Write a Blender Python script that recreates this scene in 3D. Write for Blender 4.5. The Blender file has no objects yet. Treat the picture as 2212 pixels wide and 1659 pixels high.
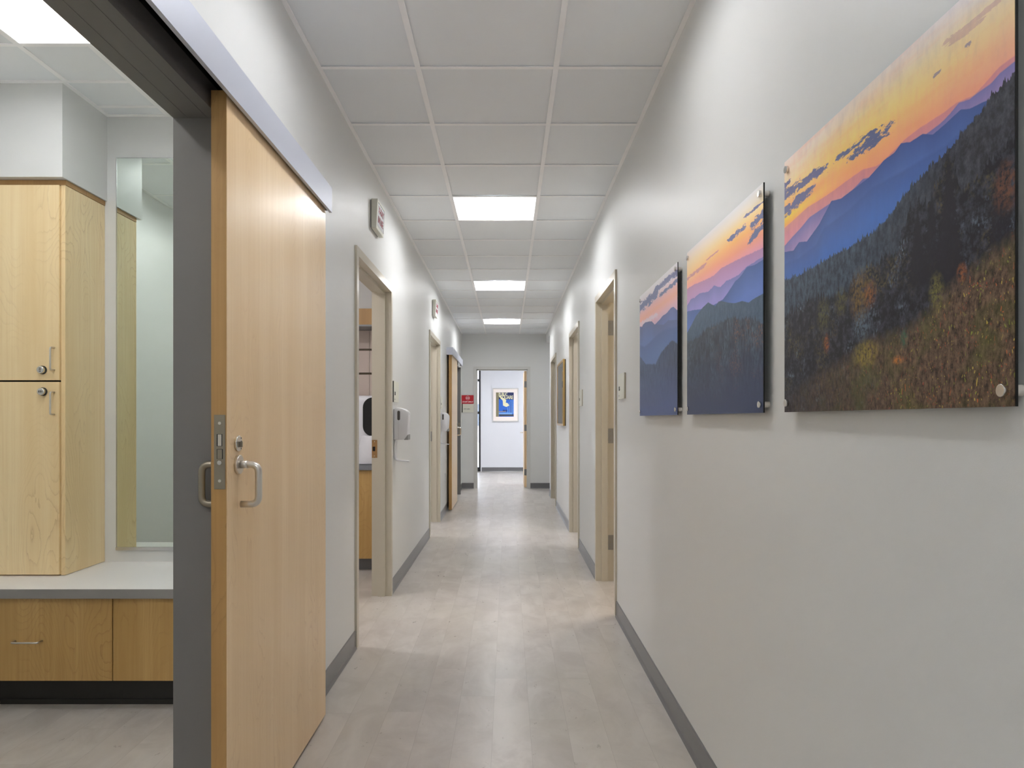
import bpy, bmesh, math, random
from mathutils import Vector, Matrix

random.seed(7)
S = bpy.context.scene
COL = S.collection

# ------------------------------------------------------------------ camera, world, exposure
cam_d = bpy.data.cameras.new('camera')
cam = bpy.data.objects.new('camera', cam_d)
COL.objects.link(cam)
cam.location = (0.0, 0.0, 1.26)
cam.rotation_euler = (math.radians(90), 0, 0)
cam_d.sensor_width = 36.0
cam_d.lens = 36.0 * 1550.0 / 2212.0
cam_d.shift_x = 9.0 / 2212.0
cam_d.shift_y = 76.0 / 2212.0
cam_d.clip_start = 0.02
S.camera = cam

world = bpy.data.worlds.new('world')
S.world = world
world.use_nodes = True
bg = world.node_tree.nodes['Background']
bg.inputs[0].default_value = (0.80, 0.88, 1.0, 1)
bg.inputs[1].default_value = 2.2

S.view_settings.view_transform = 'Standard'
S.view_settings.look = 'None'
S.view_settings.gamma = 1.0
S.view_settings.use_curve_mapping = False
S.view_settings.exposure = 1.18
S.cycles.max_bounces = 16
S.cycles.diffuse_bounces = 14
S.cycles.glossy_bounces = 8

LENS = 17.0        # corridor troffer lens radiance
LENS_ROOM = 15.0

# ------------------------------------------------------------------ helpers
def lin(r, g, b):
    def f(c):
        c /= 255.0
        return c / 12.92 if c <= 0.04045 else ((c + 0.055) / 1.055) ** 2.4
    return (f(r), f(g), f(b), 1.0)

def mat(name, rgb, rough=0.6, metal=0.0, coat=0.0, emit=0.0, emit_rgb=None, spec=0.5, bump=None, trans=0.0, aniso=0.0):
    m = bpy.data.materials.new(name)
    m.use_nodes = True
    nt = m.node_tree
    p = nt.nodes['Principled BSDF']
    c = rgb if len(rgb) == 4 else lin(*rgb)
    p.inputs['Base Color'].default_value = c
    p.inputs['Roughness'].default_value = rough
    p.inputs['Metallic'].default_value = metal
    p.inputs['Coat Weight'].default_value = coat
    p.inputs['Coat Roughness'].default_value = 0.08
    p.inputs['Specular IOR Level'].default_value = spec
    p.inputs['Transmission Weight'].default_value = trans
    if emit:
        p.inputs['Emission Color'].default_value = emit_rgb or (1, 1, 1, 1)
        p.inputs['Emission Strength'].default_value = emit
    if bump:
        sc, st, dist = bump
        tc = nt.nodes.new('ShaderNodeTexCoord')
        n = nt.nodes.new('ShaderNodeTexNoise')
        n.inputs['Scale'].default_value = sc
        n.inputs['Detail'].default_value = 4
        b = nt.nodes.new('ShaderNodeBump')
        b.inputs['Strength'].default_value = st
        b.inputs['Distance'].default_value = dist
        nt.links.new(tc.outputs['Object'], n.inputs['Vector'])
        nt.links.new(n.outputs['Fac'], b.inputs['Height'])
        nt.links.new(b.outputs['Normal'], p.inputs['Normal'])
    return m

class G:
    """small node-graph builder"""
    def __init__(s, m):
        s.m = m; s.nt = m.node_tree
    def put(s, sock, v):
        if isinstance(v, bpy.types.NodeSocket):
            s.nt.links.new(v, sock)
        else:
            if isinstance(v, tuple) and len(v) == 3 and sock.type == 'RGBA':
                v = lin(*v)
            sock.default_value = v
    def M(s, op, a, b=0.0, c=0.0):
        n = s.nt.nodes.new('ShaderNodeMath'); n.operation = op
        s.put(n.inputs[0], a); s.put(n.inputs[1], b); s.put(n.inputs[2], c)
        return n.outputs[0]
    def clamp(s, a):
        n = s.nt.nodes.new('ShaderNodeClamp'); s.put(n.inputs[0], a); return n.outputs[0]
    def vec(s, x, y, z=0.0):
        n = s.nt.nodes.new('ShaderNodeCombineXYZ')
        s.put(n.inputs[0], x); s.put(n.inputs[1], y); s.put(n.inputs[2], z); return n.outputs[0]
    def sep(s, v):
        n = s.nt.nodes.new('ShaderNodeSeparateXYZ'); s.put(n.inputs[0], v); return n.outputs
    def noise(s, v, scale=1.0, detail=3.0, rough=0.5, dist=0.0):
        n = s.nt.nodes.new('ShaderNodeTexNoise')
        s.put(n.inputs['Vector'], v); n.inputs['Scale'].default_value = scale
        n.inputs['Detail'].default_value = detail; n.inputs['Roughness'].default_value = rough
        n.inputs['Distortion'].default_value = dist
        return n.outputs['Fac']
    def white(s, v, color=False):
        n = s.nt.nodes.new('ShaderNodeTexWhiteNoise'); n.noise_dimensions = '3D'
        s.put(n.inputs['Vector'], v); return n.outputs['Color'] if color else n.outputs['Value']
    def voro(s, v, scale=1.0):
        n = s.nt.nodes.new('ShaderNodeTexVoronoi')
        s.put(n.inputs['Vector'], v); n.inputs['Scale'].default_value = scale
        return n.outputs['Distance'], n.outputs['Color']
    def ramp(s, f, stops, interp='LINEAR'):
        n = s.nt.nodes.new('ShaderNodeValToRGB'); s.put(n.inputs[0], f)
        cr = n.color_ramp; cr.interpolation = interp
        while len(cr.elements) < len(stops): cr.elements.new(0.5)
        for e, (p, c) in zip(cr.elements, stops):
            e.position = p
        for e, (p, c) in zip(cr.elements, stops):
            e.color = c if len(c) == 4 else lin(*c)
        return n.outputs['Color']
    def mix(s, f, a, b, mode='MIX'):
        n = s.nt.nodes.new('ShaderNodeMix'); n.data_type = 'RGBA'; n.blend_type = mode
        s.put(n.inputs[0], f); s.put(n.inputs[6], a); s.put(n.inputs[7], b)
        return n.outputs[2]
    def curve(s, f, pts, vector=True):
        n = s.nt.nodes.new('ShaderNodeFloatCurve'); s.put(n.inputs['Value'], f)
        c = n.mapping.curves[0]
        pts = sorted(pts)
        if pts[0][0] > 0: pts = [(0.0, pts[0][1])] + pts
        if pts[-1][0] < 1: pts = pts + [(1.0, pts[-1][1])]
        pts[0] = (0.0, pts[0][1]); pts[-1] = (1.0, pts[-1][1])
        c.points[0].location = pts[0]; c.points[1].location = pts[-1]
        for p in pts[1:-1]: c.points.new(*p)
        for p in c.points: p.handle_type = 'VECTOR' if vector else 'AUTO'
        n.mapping.update()
        return n.outputs[0]

class MB:
    """collects shapes in world coordinates, then links them as ONE mesh object"""
    def __init__(s): s.bm = bmesh.new()
    def box(s, x0, x1, y0, y1, z0, z1, bev=0.0, seg=2):
        a, b = sorted((x0, x1)); c, d = sorted((y0, y1)); e, f = sorted((z0, z1))
        v = [s.bm.verts.new(p) for p in ((a,c,e),(b,c,e),(b,d,e),(a,d,e),(a,c,f),(b,c,f),(b,d,f),(a,d,f))]
        fs = [s.bm.faces.new([v[i] for i in q]) for q in ((0,3,2,1),(4,5,6,7),(0,1,5,4),(1,2,6,5),(2,3,7,6),(3,0,4,7))]
        if bev:
            es = list({e for f_ in fs for e in f_.edges})
            bmesh.ops.bevel(s.bm, geom=es, offset=bev, segments=seg, affect='EDGES', profile=0.5)
        return s
    def poly(s, pts):
        s.bm.faces.new([s.bm.verts.new(p) for p in pts]); return s
    def prism(s, pts, d, bev=0.0):
        """polygon pts extruded by vector d"""
        d = Vector(d)
        a = [s.bm.verts.new(p) for p in pts]; b = [s.bm.verts.new(Vector(p) + d) for p in pts]
        n = len(a)
        fs = [s.bm.faces.new(a), s.bm.faces.new(list(reversed(b)))]
        for i in range(n):
            fs.append(s.bm.faces.new([a[i], b[i], b[(i+1) % n], a[(i+1) % n]]))
        bmesh.ops.recalc_face_normals(s.bm, faces=fs)
        if bev:
            es = list({e for f_ in fs for e in f_.edges})
            bmesh.ops.bevel(s.bm, geom=es, offset=bev, segments=2, affect='EDGES', profile=0.5)
        return s
    def cyl(s, p0, p1, r0, r1=None, n=32, bev=0.0):
        p0, p1 = Vector(p0), Vector(p1); r1 = r0 if r1 is None else r1
        d = (p1 - p0); L = d.length; q = d.to_track_quat('Z', 'Y').to_matrix()
        prof = [(0, r0), (L, r1)] if not bev else [(0, r0 - bev), (bev * .3, r0 - bev * .3), (bev, r0), (L - bev, r1), (L - bev * .3, r1 - bev * .3), (L, r1 - bev)]
        rings = []
        for z, r in prof:
            rings.append([s.bm.verts.new(p0 + q @ Vector((r * math.cos(2*math.pi*i/n), r * math.sin(2*math.pi*i/n), z))) for i in range(n)])
        for a, b in zip(rings, rings[1:]):
            for i in range(n):
                f = s.bm.faces.new([a[i], a[(i+1) % n], b[(i+1) % n], b[i]]); f.smooth = True
        s.bm.faces.new(list(reversed(rings[0]))); s.bm.faces.new(rings[-1])
        return s
    def tube(s, path, r, n=16):
        path = [Vector(p) for p in path]
        rings = []
        ref = None
        for i, p in enumerate(path):
            t = (path[min(i+1, len(path)-1)] - path[max(i-1, 0)]).normalized()
            if ref is None:
                ref = t.orthogonal().normalized()
            ref = (ref - t * ref.dot(t)).normalized()
            b = t.cross(ref)
            rr = r[i] if isinstance(r, (list, tuple)) else r
            rings.append([s.bm.verts.new(p + ref * rr * math.cos(2*math.pi*k/n) + b * rr * math.sin(2*math.pi*k/n)) for k in range(n)])
        for a, b in zip(rings, rings[1:]):
            for i in range(n):
                f = s.bm.faces.new([a[i], a[(i+1) % n], b[(i+1) % n], b[i]]); f.smooth = True
        s.bm.faces.new(list(reversed(rings[0]))); s.bm.faces.new(rings[-1])
        return s
    def slab(s, axis, t0, t1, a0, a1, b0, b1, holes=()):
        """wall slab; axis = thickness axis; a = first other axis, b = second other axis; holes (a0,a1,b0,b1)"""
        A = sorted({a0, a1, *[h[0] for h in holes], *[h[1] for h in holes]})
        B = sorted({b0, b1, *[h[2] for h in holes], *[h[3] for h in holes]})
        A = [v for v in A if a0 <= v <= a1]; B = [v for v in B if b0 <= v <= b1]
        def solid(i, j):
            if i < 0 or j < 0 or i >= len(A)-1 or j >= len(B)-1: return False
            ca, cb = (A[i]+A[i+1])/2, (B[j]+B[j+1])/2
            return not any(h[0] < ca < h[1] and h[2] < cb < h[3] for h in holes)
        def P(t, a, b):
            return {'x': (t, a, b), 'y': (a, t, b), 'z': (a, b, t)}[axis]
        cache = {}
        def V(t, a, b):
            k = (t, a, b)
            if k not in cache: cache[k] = s.bm.verts.new(P(t, a, b))
            return cache[k]
        fs = []
        for i in range(len(A)-1):
            for j in range(len(B)-1):
                if not solid(i, j): continue
                p, q, r, u = A[i], A[i+1], B[j], B[j+1]
                for t in (t0, t1): fs.append(s.bm.faces.new([V(t,p,r), V(t,q,r), V(t,q,u), V(t,p,u)]))
                if not solid(i-1, j): fs.append(s.bm.faces.new([V(t0,p,r), V(t0,p,u), V(t1,p,u), V(t1,p,r)]))
                if not solid(i+1, j): fs.append(s.bm.faces.new([V(t0,q,r), V(t0,q,u), V(t1,q,u), V(t1,q,r)]))
                if not solid(i, j-1): fs.append(s.bm.faces.new([V(t0,p,r), V(t0,q,r), V(t1,q,r), V(t1,p,r)]))
                if not solid(i, j+1): fs.append(s.bm.faces.new([V(t0,p,u), V(t0,q,u), V(t1,q,u), V(t1,p,u)]))
        bmesh.ops.recalc_face_normals(s.bm, faces=fs)
        return s
    def build(s, name, m, parent=None, smooth=False, origin=None):
        off = Vector((0, 0, 0))
        if parent is not None:
            r = parent
            while r.parent: r = r.parent
            off = Vector(r.location)
        elif origin is not None:
            off = Vector(origin)
        me = bpy.data.meshes.new(name)
        bmesh.ops.translate(s.bm, verts=s.bm.verts, vec=-off)
        if smooth:
            for f in s.bm.faces: f.smooth = True
        s.bm.to_mesh(me); s.bm.free()
        for mm in (m if isinstance(m, list) else [m]): me.materials.append(mm)
        o = bpy.data.objects.new(name, me)
        COL.objects.link(o)
        if parent is not None: o.parent = parent
        else: o.location = off
        return o

def thing(name, label, cat, loc, group=None, kind=None):
    o = bpy.data.objects.new(name, None); COL.objects.link(o)
    o.location = loc; o.empty_display_size = 0.05
    o['label'] = label
    if cat: o['category'] = cat
    if group: o['group'] = group
    if kind: o['kind'] = kind
    return o
def tag(o, label=None, cat=None, group=None, kind=None):
    if label: o['label'] = label
    if cat: o['category'] = cat
    if group: o['group'] = group
    if kind: o['kind'] = kind
    return o
def struct(o, label=None):
    o['kind'] = 'structure'
    if label: o['label'] = label
    return o
def copy_tree(o, loc=None, label=None, parent=None):
    c = o.copy(); COL.objects.link(c)
    if parent is not None: c.parent = parent
    if loc is not None: c.location = loc
    if label: c['label'] = label
    for ch in list(o.children): copy_tree(ch, parent=c)
    return c
def text(name, body, m, size, loc, facing, parent, extrude=0.0006, align='CENTER', bold=0.0, sx=1.0):
    cu = bpy.data.curves.new(name, 'FONT'); cu.body = body; cu.size = size
    cu.extrude = extrude; cu.align_x = align; cu.align_y = 'CENTER'; cu.offset = bold
    cu.materials.append(m)
    o = bpy.data.objects.new(name, cu); COL.objects.link(o)
    rz = {'+x': 90, '-x': -90, '-y': 0}[facing]
    o.rotation_euler = (math.radians(90), 0, math.radians(rz))
    o.scale = (sx, 1, 1)
    r = parent
    while r.parent: r = r.parent
    o.location = Vector(loc) - Vector(r.location)
    o.parent = parent
    bpy.context.view_layer.update()
    me = bpy.data.meshes.new_from_object(o.evaluated_get(bpy.context.evaluated_depsgraph_get()))
    q = bpy.data.objects.new(name, me); COL.objects.link(q)
    q.location = o.location; q.rotation_euler = o.rotation_euler; q.scale = o.scale; q.parent = parent
    bpy.data.objects.remove(o)
    q.name = name
    return q
def fillet(pts, r, n=6):
    """round the corners of a polyline"""
    pts = [Vector(p) for p in pts]; out = [pts[0]]
    for i in range(1, len(pts)-1):
        a, b, c = pts[i-1], pts[i], pts[i+1]
        u = (a-b).normalized(); w = (c-b).normalized()
        p, q = b + u*r, b + w*r
        for k in range(n+1):
            t = k/n
            out.append((1-t)**2*p + 2*t*(1-t)*b + t*t*q)
    out.append(pts[-1]); return out

# ------------------------------------------------------------------ materials
PAINT = mat('painted_drywall', (220, 221, 220), 0.42, bump=(900, 0.10, 0.002), spec=0.45)
PAINT_LOBBY = mat('lobby_white_paint', (228, 230, 236), 0.6, bump=(900, 0.1, 0.002))
TILE = mat('ceiling_tile', (240, 243, 246), 0.95, bump=(420, 0.15, 0.002), spec=0.1)
TEE = mat('ceiling_grid_metal', (254, 254, 255), 0.4)
FRAME = mat('door_frame_paint', (196, 188, 171), 0.28, spec=0.6)
FRAME_GREY = mat('grey_door_frame_paint', (206, 206, 203), 0.3, spec=0.6)
DARKFRAME = mat('anodised_dark_frame', (112, 110, 109), 0.5)
BASE = mat('rubber_baseboard', (112, 112, 114), 0.28)
TOE = mat('dark_toe_kick', (40, 39, 36), 0.45)
FASCIA = mat('brushed_aluminium', (200, 204, 217), 0.45, metal=0.35)
BLACK = mat('black_cavity', (14, 13, 12), 0.7)
STEEL = mat('brushed_steel', (220, 215, 208), 0.30, metal=1.0)
STEEL_DARK = mat('dark_satin_steel', (150, 142, 128), 0.40, metal=0.8)
STANDOFF = mat('standoff_barrel', (236, 230, 222), 0.5, metal=0.15)
RIM = mat('lens_rim', (90, 90, 92), 0.6)
SIGNBACK = mat('sign_backing_tan', (176, 166, 146), 0.6)
NICKEL = mat('satin_nickel', (222, 220, 216), 0.22, metal=1.0)
BRASS = mat('aged_strike_plate', (170, 132, 88), 0.4, metal=0.7)
HINGE = mat('hinge_metal', (150, 148, 146), 0.35, metal=0.8)
WHITEP = mat('white_plastic', (218, 218, 222), 0.3)
GREYP = mat('grey_plastic', (138, 138, 138), 0.4)
WINDOWP = mat('smoked_window_plastic', (84, 80, 78), 0.15)
IVORY = mat('ivory_sign_plastic', (224, 224, 212), 0.45)
INK = mat('sign_ink', (40, 40, 42), 0.5)
RED = mat('sign_red', (186, 18, 36), 0.4)
REDINK = mat('red_lettering', (168, 62, 74), 0.5)
WHITEINK = mat('white_lettering', (245, 235, 238), 0.5)
TOP = mat('solid_surface_benchtop', (232, 231, 231), 0.35, bump=(300, 0.03, 0.001))
EDGE = mat('benchtop_edge', (142, 139, 137), 0.5)
MIRROR = mat('mirror_glass', (225, 235, 228), 0.01, metal=1.0)
CHANNEL = mat('mirror_channel', (205, 206, 208), 0.25, metal=0.9)
REFLECT = mat('troffer_reflector', (240, 240, 240), 0.6)
def lens(name, k, rgb=(0.975, 0.985, 1.0, 1)): return mat(name, (245, 245, 245), 0.5, emit=k, emit_rgb=rgb)
LENSM = {-7: lens('troffer_lens_back', 24.0), -2: lens('troffer_lens_overhead', 11.5), 3: lens('troffer_lens_near', 16.5), 8: lens('troffer_lens_middle', 19.0), 13: lens('troffer_lens_far', 19.0)}
LENSR = lens('room_troffer_lens', LENS_ROOM)
LENSD = lens('dressing_troffer_lens', 9.5)
LENSB = lens('bright_room_lens', 11.0, (1.0, 0.965, 0.965, 1))
LENSL = lens('lobby_troffer_lens', 31.0, (0.97, 0.985, 1.0, 1))
LENSW = lens('warm_troffer_lens', 15.0, (1.0, 0.88, 0.70, 1))
GOLD = mat('gold_frame_wood', (186, 152, 92), 0.35, metal=0.25)
GOLDDARK = mat('frame_dark_side', (62, 48, 26), 0.5)
MATBOARD = mat('white_mat_board', (236, 234, 230), 0.7)
PALEFRAME = mat('pale_silver_frame', (208, 208, 206), 0.4)
PINKMAT = mat('warm_white_mat_board', (250, 240, 234), 0.8)
STORE = mat('black_storefront_metal', (26, 27, 30), 0.4)
LAMINATE = mat('pale_laminate', (196, 180, 170), 0.5)
GREYCOUNTER = mat('grey_counter', (120, 122, 128), 0.4)
PANELEDGE = mat('black_panel_edge', (12, 12, 12), 0.4)

def wood(name, c1, c2, c3, grain='z', rough=0.42, seed=0.0):
    m = mat(name, c1, rough, coat=0.06)
    g = G(m); p = m.node_tree.nodes['Principled BSDF']
    tc = m.node_tree.nodes.new('ShaderNodeTexCoord').outputs['Object']
    x, y, z = g.sep(tc)[:3]
    if grain == 'y': y, z = z, y
    # flat-sawn figure: contour lines of a stretched field
    f = g.noise(g.vec(g.M('MULTIPLY', g.M('ADD', x, seed), 3.2), g.M('MULTIPLY', y, 3.2), g.M('MULTIPLY', z, 1.0)), 1.0, 2.2, 0.5)
    wob = g.noise(g.vec(g.M('MULTIPLY', x, 60.0), g.M('MULTIPLY', y, 60.0), g.M('MULTIPLY', z, 10.0)), 1.0, 3, 0.6)
    f2 = g.M('ADD', g.M('MULTIPLY', f, 46.0), g.M('MULTIPLY', wob, 0.7))
    fr = g.M('FRACT', f2)
    line = g.M('POWER', fr, 9.0)
    st = g.noise(g.vec(g.M('MULTIPLY', g.M('ADD', x, seed), 90.0), g.M('MULTIPLY', y, 90.0), g.M('MULTIPLY', z, 1.6)), 1.0, 4, 0.6)
    br = g.noise(g.vec(g.M('MULTIPLY', g.M('ADD', x, seed), 7.0), g.M('MULTIPLY', y, 7.0), g.M('MULTIPLY', z, 0.7)), 1.0, 3, 0.5)
    base = g.mix(g.clamp(g.M('MULTIPLY_ADD', br, 2.4, -0.7)), c1, c2)
    base = g.mix(g.clamp(g.M('MULTIPLY_ADD', st, 2.2, -0.85)), base, c2)
    patch = g.noise(g.vec(g.M('MULTIPLY', x, 4.0), g.M('MULTIPLY', y, 4.0), g.M('MULTIPLY', z, 1.5)), 1.0, 1, 0.5)
    amt = g.M('MULTIPLY', line, g.clamp(g.M('MULTIPLY_ADD', patch, 3.0, -1.2)))
    base = g.mix(g.M('MULTIPLY', amt, 0.46), base, c3)
    m.node_tree.links.new(base, p.inputs['Base Color'])
    return m
MAPLE = wood('maple_veneer', (250, 230, 188), (234, 206, 156), (166, 116, 66))
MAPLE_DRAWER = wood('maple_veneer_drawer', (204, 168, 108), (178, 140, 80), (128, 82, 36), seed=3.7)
MAPLE_DOOR = wood('maple_door_veneer', (242, 215, 176), (228, 196, 150), (190, 146, 98), rough=0.33, seed=9.1)
MAPLE_EDGE = wood('maple_door_edge', (190, 152, 98), (166, 126, 74), (120, 82, 44), seed=5.3)

# pale front plane of the far door: same timber, it just catches more light at grazing angles
def vinyl_planks():
    m = mat('vinyl_plank_floor', (176, 168, 160), 0.4, spec=0.45)
    g = G(m); p = m.node_tree.nodes['Principled BSDF']
    tc = m.node_tree.nodes.new('ShaderNodeTexCoord').outputs['Object']
    x, y, z = g.sep(tc)[:3]
    u = g.M('DIVIDE', g.M('ADD', x, 0.0614), 0.1524)
    row = g.M('FLOOR', u); fu = g.M('FRACT', u)
    off = g.white(g.vec(row, 3.3, 1.7))
    v = g.M('ADD', g.M('DIVIDE', y, 1.2192), g.M('MULTIPLY', off, 7.0))
    cl = g.M('FLOOR', v); fv = g.M('FRACT', v)
    tone = g.white(g.vec(row, cl, 5.5))
    tone2 = g.white(g.vec(cl, row, 8.5))
    n1 = g.noise(g.vec(g.M('MULTIPLY_ADD', tone, 40.0, g.M('MULTIPLY', x, 9.0)), g.M('MULTIPLY', y, 2.2), g.M('MULTIPLY', tone2, 17.0)), 1.0, 5, 0.55, 0.4)
    n2 = g.noise(g.vec(g.M('MULTIPLY_ADD', tone2, 30.0, g.M('MULTIPLY', x, 26.0)), g.M('MULTIPLY', y, 14.0), tone), 1.0, 6, 0.7)
    f = g.M('ADD', g.M('MULTIPLY_ADD', n1, 1.5, -0.35), g.M('MULTIPLY_ADD', n2, 0.5, -0.25))
    c = g.mix(g.clamp(f), (166, 161, 156), (202, 197, 192))
    c = g.mix(g.M('MULTIPLY', tone, 0.42), c, (188, 178, 172))
    c = g.mix(g.M('MULTIPLY', tone2, 0.30), c, (212, 207, 201))
    n3 = g.noise(g.vec(g.M('MULTIPLY_ADD', tone, 21.0, g.M('MULTIPLY', x, 5.0)), g.M('MULTIPLY_ADD', tone2, 11.0, g.M('MULTIPLY', y, 3.2)), 3.0), 1.0, 6, 0.62, 0.8)
    c = g.mix(g.M('MULTIPLY', g.clamp(g.M('MULTIPLY_ADD', n3, 4.0, -1.7)), 0.60), c, (160, 152, 146))
    n4 = g.noise(g.vec(g.M('MULTIPLY', x, 1.1), g.M('MULTIPLY', y, 0.9), 9.0), 1.0, 2)
    c = g.mix(g.M('MULTIPLY', g.clamp(g.M('MULTIPLY_ADD', n4, 5.0, -2.3)), 0.30), c, (190, 186, 172))
    du = g.M('MULTIPLY', g.M('MINIMUM', fu, g.M('SUBTRACT', 1.0, fu)), 0.1524)
    dv = g.M('MULTIPLY', g.M('MINIMUM', fv, g.M('SUBTRACT', 1.0, fv)), 1.2192)
    d = g.M('MINIMUM', du, dv)
    seam = g.clamp(g.M('SUBTRACT', 1.0, g.M('DIVIDE', d, 0.0011)))
    c = g.mix(g.M('MULTIPLY', seam, 0.45), c, (112, 105, 98))
    m.node_tree.links.new(c, p.inputs['Base Color'])
    r = g.M('MULTIPLY_ADD', n2, 0.16, 0.22)
    m.node_tree.links.new(r, p.inputs['Roughness'])
    return m
FLOOR = vinyl_planks()

def glass_mat():
    m = bpy.data.materials.new('clear_glass'); m.use_nodes = True
    nt = m.node_tree; nt.nodes.clear()
    out = nt.nodes.new('ShaderNodeOutputMaterial'); mx = nt.nodes.new('ShaderNodeMixShader')
    t = nt.nodes.new('ShaderNodeBsdfTransparent'); gl = nt.nodes.new('ShaderNodeBsdfGlossy')
    gl.inputs['Roughness'].default_value = 0.02
    fr = nt.nodes.new('ShaderNodeFresnel'); fr.inputs[0].default_value = 1.45
    nt.links.new(fr.outputs[0], mx.inputs[0]); nt.links.new(t.outputs[0], mx.inputs[1]); nt.links.new(gl.outputs[0], mx.inputs[2])
    nt.links.new(mx.outputs[0], out.inputs[0]); return m
GLASS = glass_mat()

# ------------------------------------------------------------------ key dimensions
XL, XLB = -0.841, -0.956         # left wall: corridor face, room face
XR, XRB = 0.697, 0.812           # right wall
ZC = 2.81                        # ceiling
ZT = 3.0                         # top of walls
YE, YEB = 13.06, 13.175          # end wall
Y0 = -2.9
T0 = 3.169; TP = 0.6096

# ------------------------------------------------------------------ shell
struct(MB().box(-3.6, 3.4, Y0-0.1, 17.45, -0.06, 0.0).build('floor', FLOOR), 'grey beige vinyl plank floor')
struct(MB().box(-3.6, 3.4, Y0-0.1, 17.45, ZT, ZT+0.06).build('light_block_slab', TILE), 'unseen slab added above the ceiling to block sky light')  # unseen cover slab, added to keep world light out above the troffers

DR = (0.99, 2.075, 0, 2.14)          # dressing room opening
L1 = (3.965, 5.135, 0, 2.195); L2 = (7.675, 8.815, 0, 2.195)
L3 = (10.95, 12.05, 0, 2.14)
struct(MB().slab('x', XLB, XL, Y0, YE, 0, ZT, [DR, L1, L2, L3]).build('wall_left', PAINT), 'pale grey corridor wall on the left')
R1 = (4.60, 5.62, 0, 2.195); R2 = (7.0, 8.03, 0, 2.195); R3 = (10.32, 11.46, 0, 2.195)
R4 = (11.93, YE, 0, 2.65)
struct(MB().slab('x', XR, XRB, Y0, YE, 0, ZT, [R1, R2, R3, R4]).build('wall_right', PAINT), 'pale grey corridor wall on the right')
struct(MB().slab('y', YE, YEB, -3.5, 3.3, 0, ZT, [(-0.585, 0.375, 0, 2.18)]).build('wall_end', PAINT), 'end wall of the corridor')
struct(MB().box(-3.5, 3.3, Y0-0.1, Y0, 0, ZT).build('wall_back', PAINT))
struct(MB().box(-3.6, -3.5, Y0, 13.0, 0, ZT).build('wall_outer_left', PAINT))
struct(MB().box(3.3, 3.4, Y0, 17.4, 0, ZT).build('wall_outer_right', PAINT))
for y in (3.68, 6.62, 9.6):
    struct(MB().box(-3.5, XLB, y, y+0.115, 0, ZT).build('wall_left_divider', PAINT))
struct(MB().box(-2.6, -2.48, 0.38, 3.68, 0, ZT).build('wall_dressing_left', PAINT))
struct(MB().box(-2.6, XLB, 0.26, 0.38, 0, ZT).build('wall_dressing_front', PAINT))
for y in (3.9, 6.2, 9.1, 11.815):
    struct(MB().box(XRB, 3.3, y, y+0.115, 0, ZT).build('wall_right_divider', PAINT))
struct(MB().slab('y', 17.3, 17.42, -2.9, 3.3, 0, ZT, [(-2.6, -0.66, 0, 2.62)]).build('wall_lobby_back', PAINT_LOBBY), 'white wall at the far end of the lobby')
struct(MB().box(2.2, 2.3, YEB, 17.3, 0, ZT).build('wall_lobby_right', PAINT_LOBBY))
struct(MB().box(-2.9, -2.8, YEB, 17.3, 0, ZT).build('wall_lobby_left', PAINT_LOBBY))

# soffit over the lockers
struct(MB().box(-2.48, -2.055, 3.31, 3.68, 2.378, ZC).build('soffit', PAINT), 'painted soffit above the locker cabinet')

# ---- baseboards
def baseboard(name, axis, wall, side, a0, a1, m=BASE, h=0.1):
    t, f = 0.006, 0.014
    prof = [(0, 0), (f, 0), (t + 0.002, 0.012), (t, 0.022), (t, h - 0.004), (t - 0.003, h), (0, h)]
    if axis == 'y': pts = [(wall + side*p, a0, z) for p, z in prof]; d = (0, a1-a0, 0)
    else: pts = [(a0, wall + side*p, z) for p, z in prof]; d = (a1-a0, 0, 0)
    return struct(MB().prism(pts, d).build(name, m))
for a0, a1 in ((Y0, 0.93), (2.12, 3.938), (5.162, 7.648), (8.842, 10.9), (12.1, YE)): baseboard('baseboard_left', 'y', XL, 1, a0, a1)
for a0, a1 in ((Y0, 4.578), (5.642, 6.978), (8.052, 10.298), (11.482, 11.93)): baseboard('baseboard_right', 'y', XR, -1, a0, a1)
for a0, a1 in ((XL, -0.62), (0.41, 3.3)): baseboard('baseboard_end', 'x', YE, -1, a0, a1)
baseboard('baseboard_lobby', 'x', 17.3, -1, -0.63, 2.2)
baseboard('baseboard_dressing', 'y', -2.48, 1, 0.38, 3.1)

# ---- corridor ceiling: lay-in tiles and grid
LIGHT_K = (-7, -2, 3, 8, 13)
def tile(mb, x0, x1, y0, y1):
    if x1-x0 < 0.03 or y1-y0 < 0.03: return
    mb.box(x0, x1, y0, y1, ZC+0.007, ZC+0.02)
XT = [XL, -0.397, 0.2126, XR]
mb = MB(); tees = MB()
k0 = -9
ys = [Y0] + [T0 + TP*k for k in range(-9, 17)] + [YE]
for i in range(len(ys)-1):
    k = i - 10 + 0
    for j in range(3):
        is_light = (j == 1 and (i-1+k0) in LIGHT_K)
        if is_light: continue
        tile(mb, XT[j] + (0.0 if j else 0.002), XT[j+1] - 0.0, ys[i], ys[i+1])
struct(mb.build('ceiling', TILE), 'white lay-in ceiling tiles of the corridor')
for x in XT[1:3]: tees.box(x-0.012, x+0.012, Y0, YE, ZC, ZC+0.003)
for x0, x1 in ((XL, XL+0.02), (XR-0.02, XR)): tees.box(x0, x1, Y0, YE, ZC, ZC+0.003)
tees.box(XL, XR, YE-0.02, YE, ZC-0.0002, ZC+0.003)
for y in ys[1:-1]:
    for j in range(3):
        a = XT[j] + (0.012 if j else 0.02); b = XT[j+1] - (0.012 if j < 2 else 0.02)
        tees.box(a, b, y-0.011, y+0.011, ZC+0.0004, ZC+0.003)
struct(tees.build('trim_1', TEE), 'white ceiling grid of the corridor')

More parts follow.
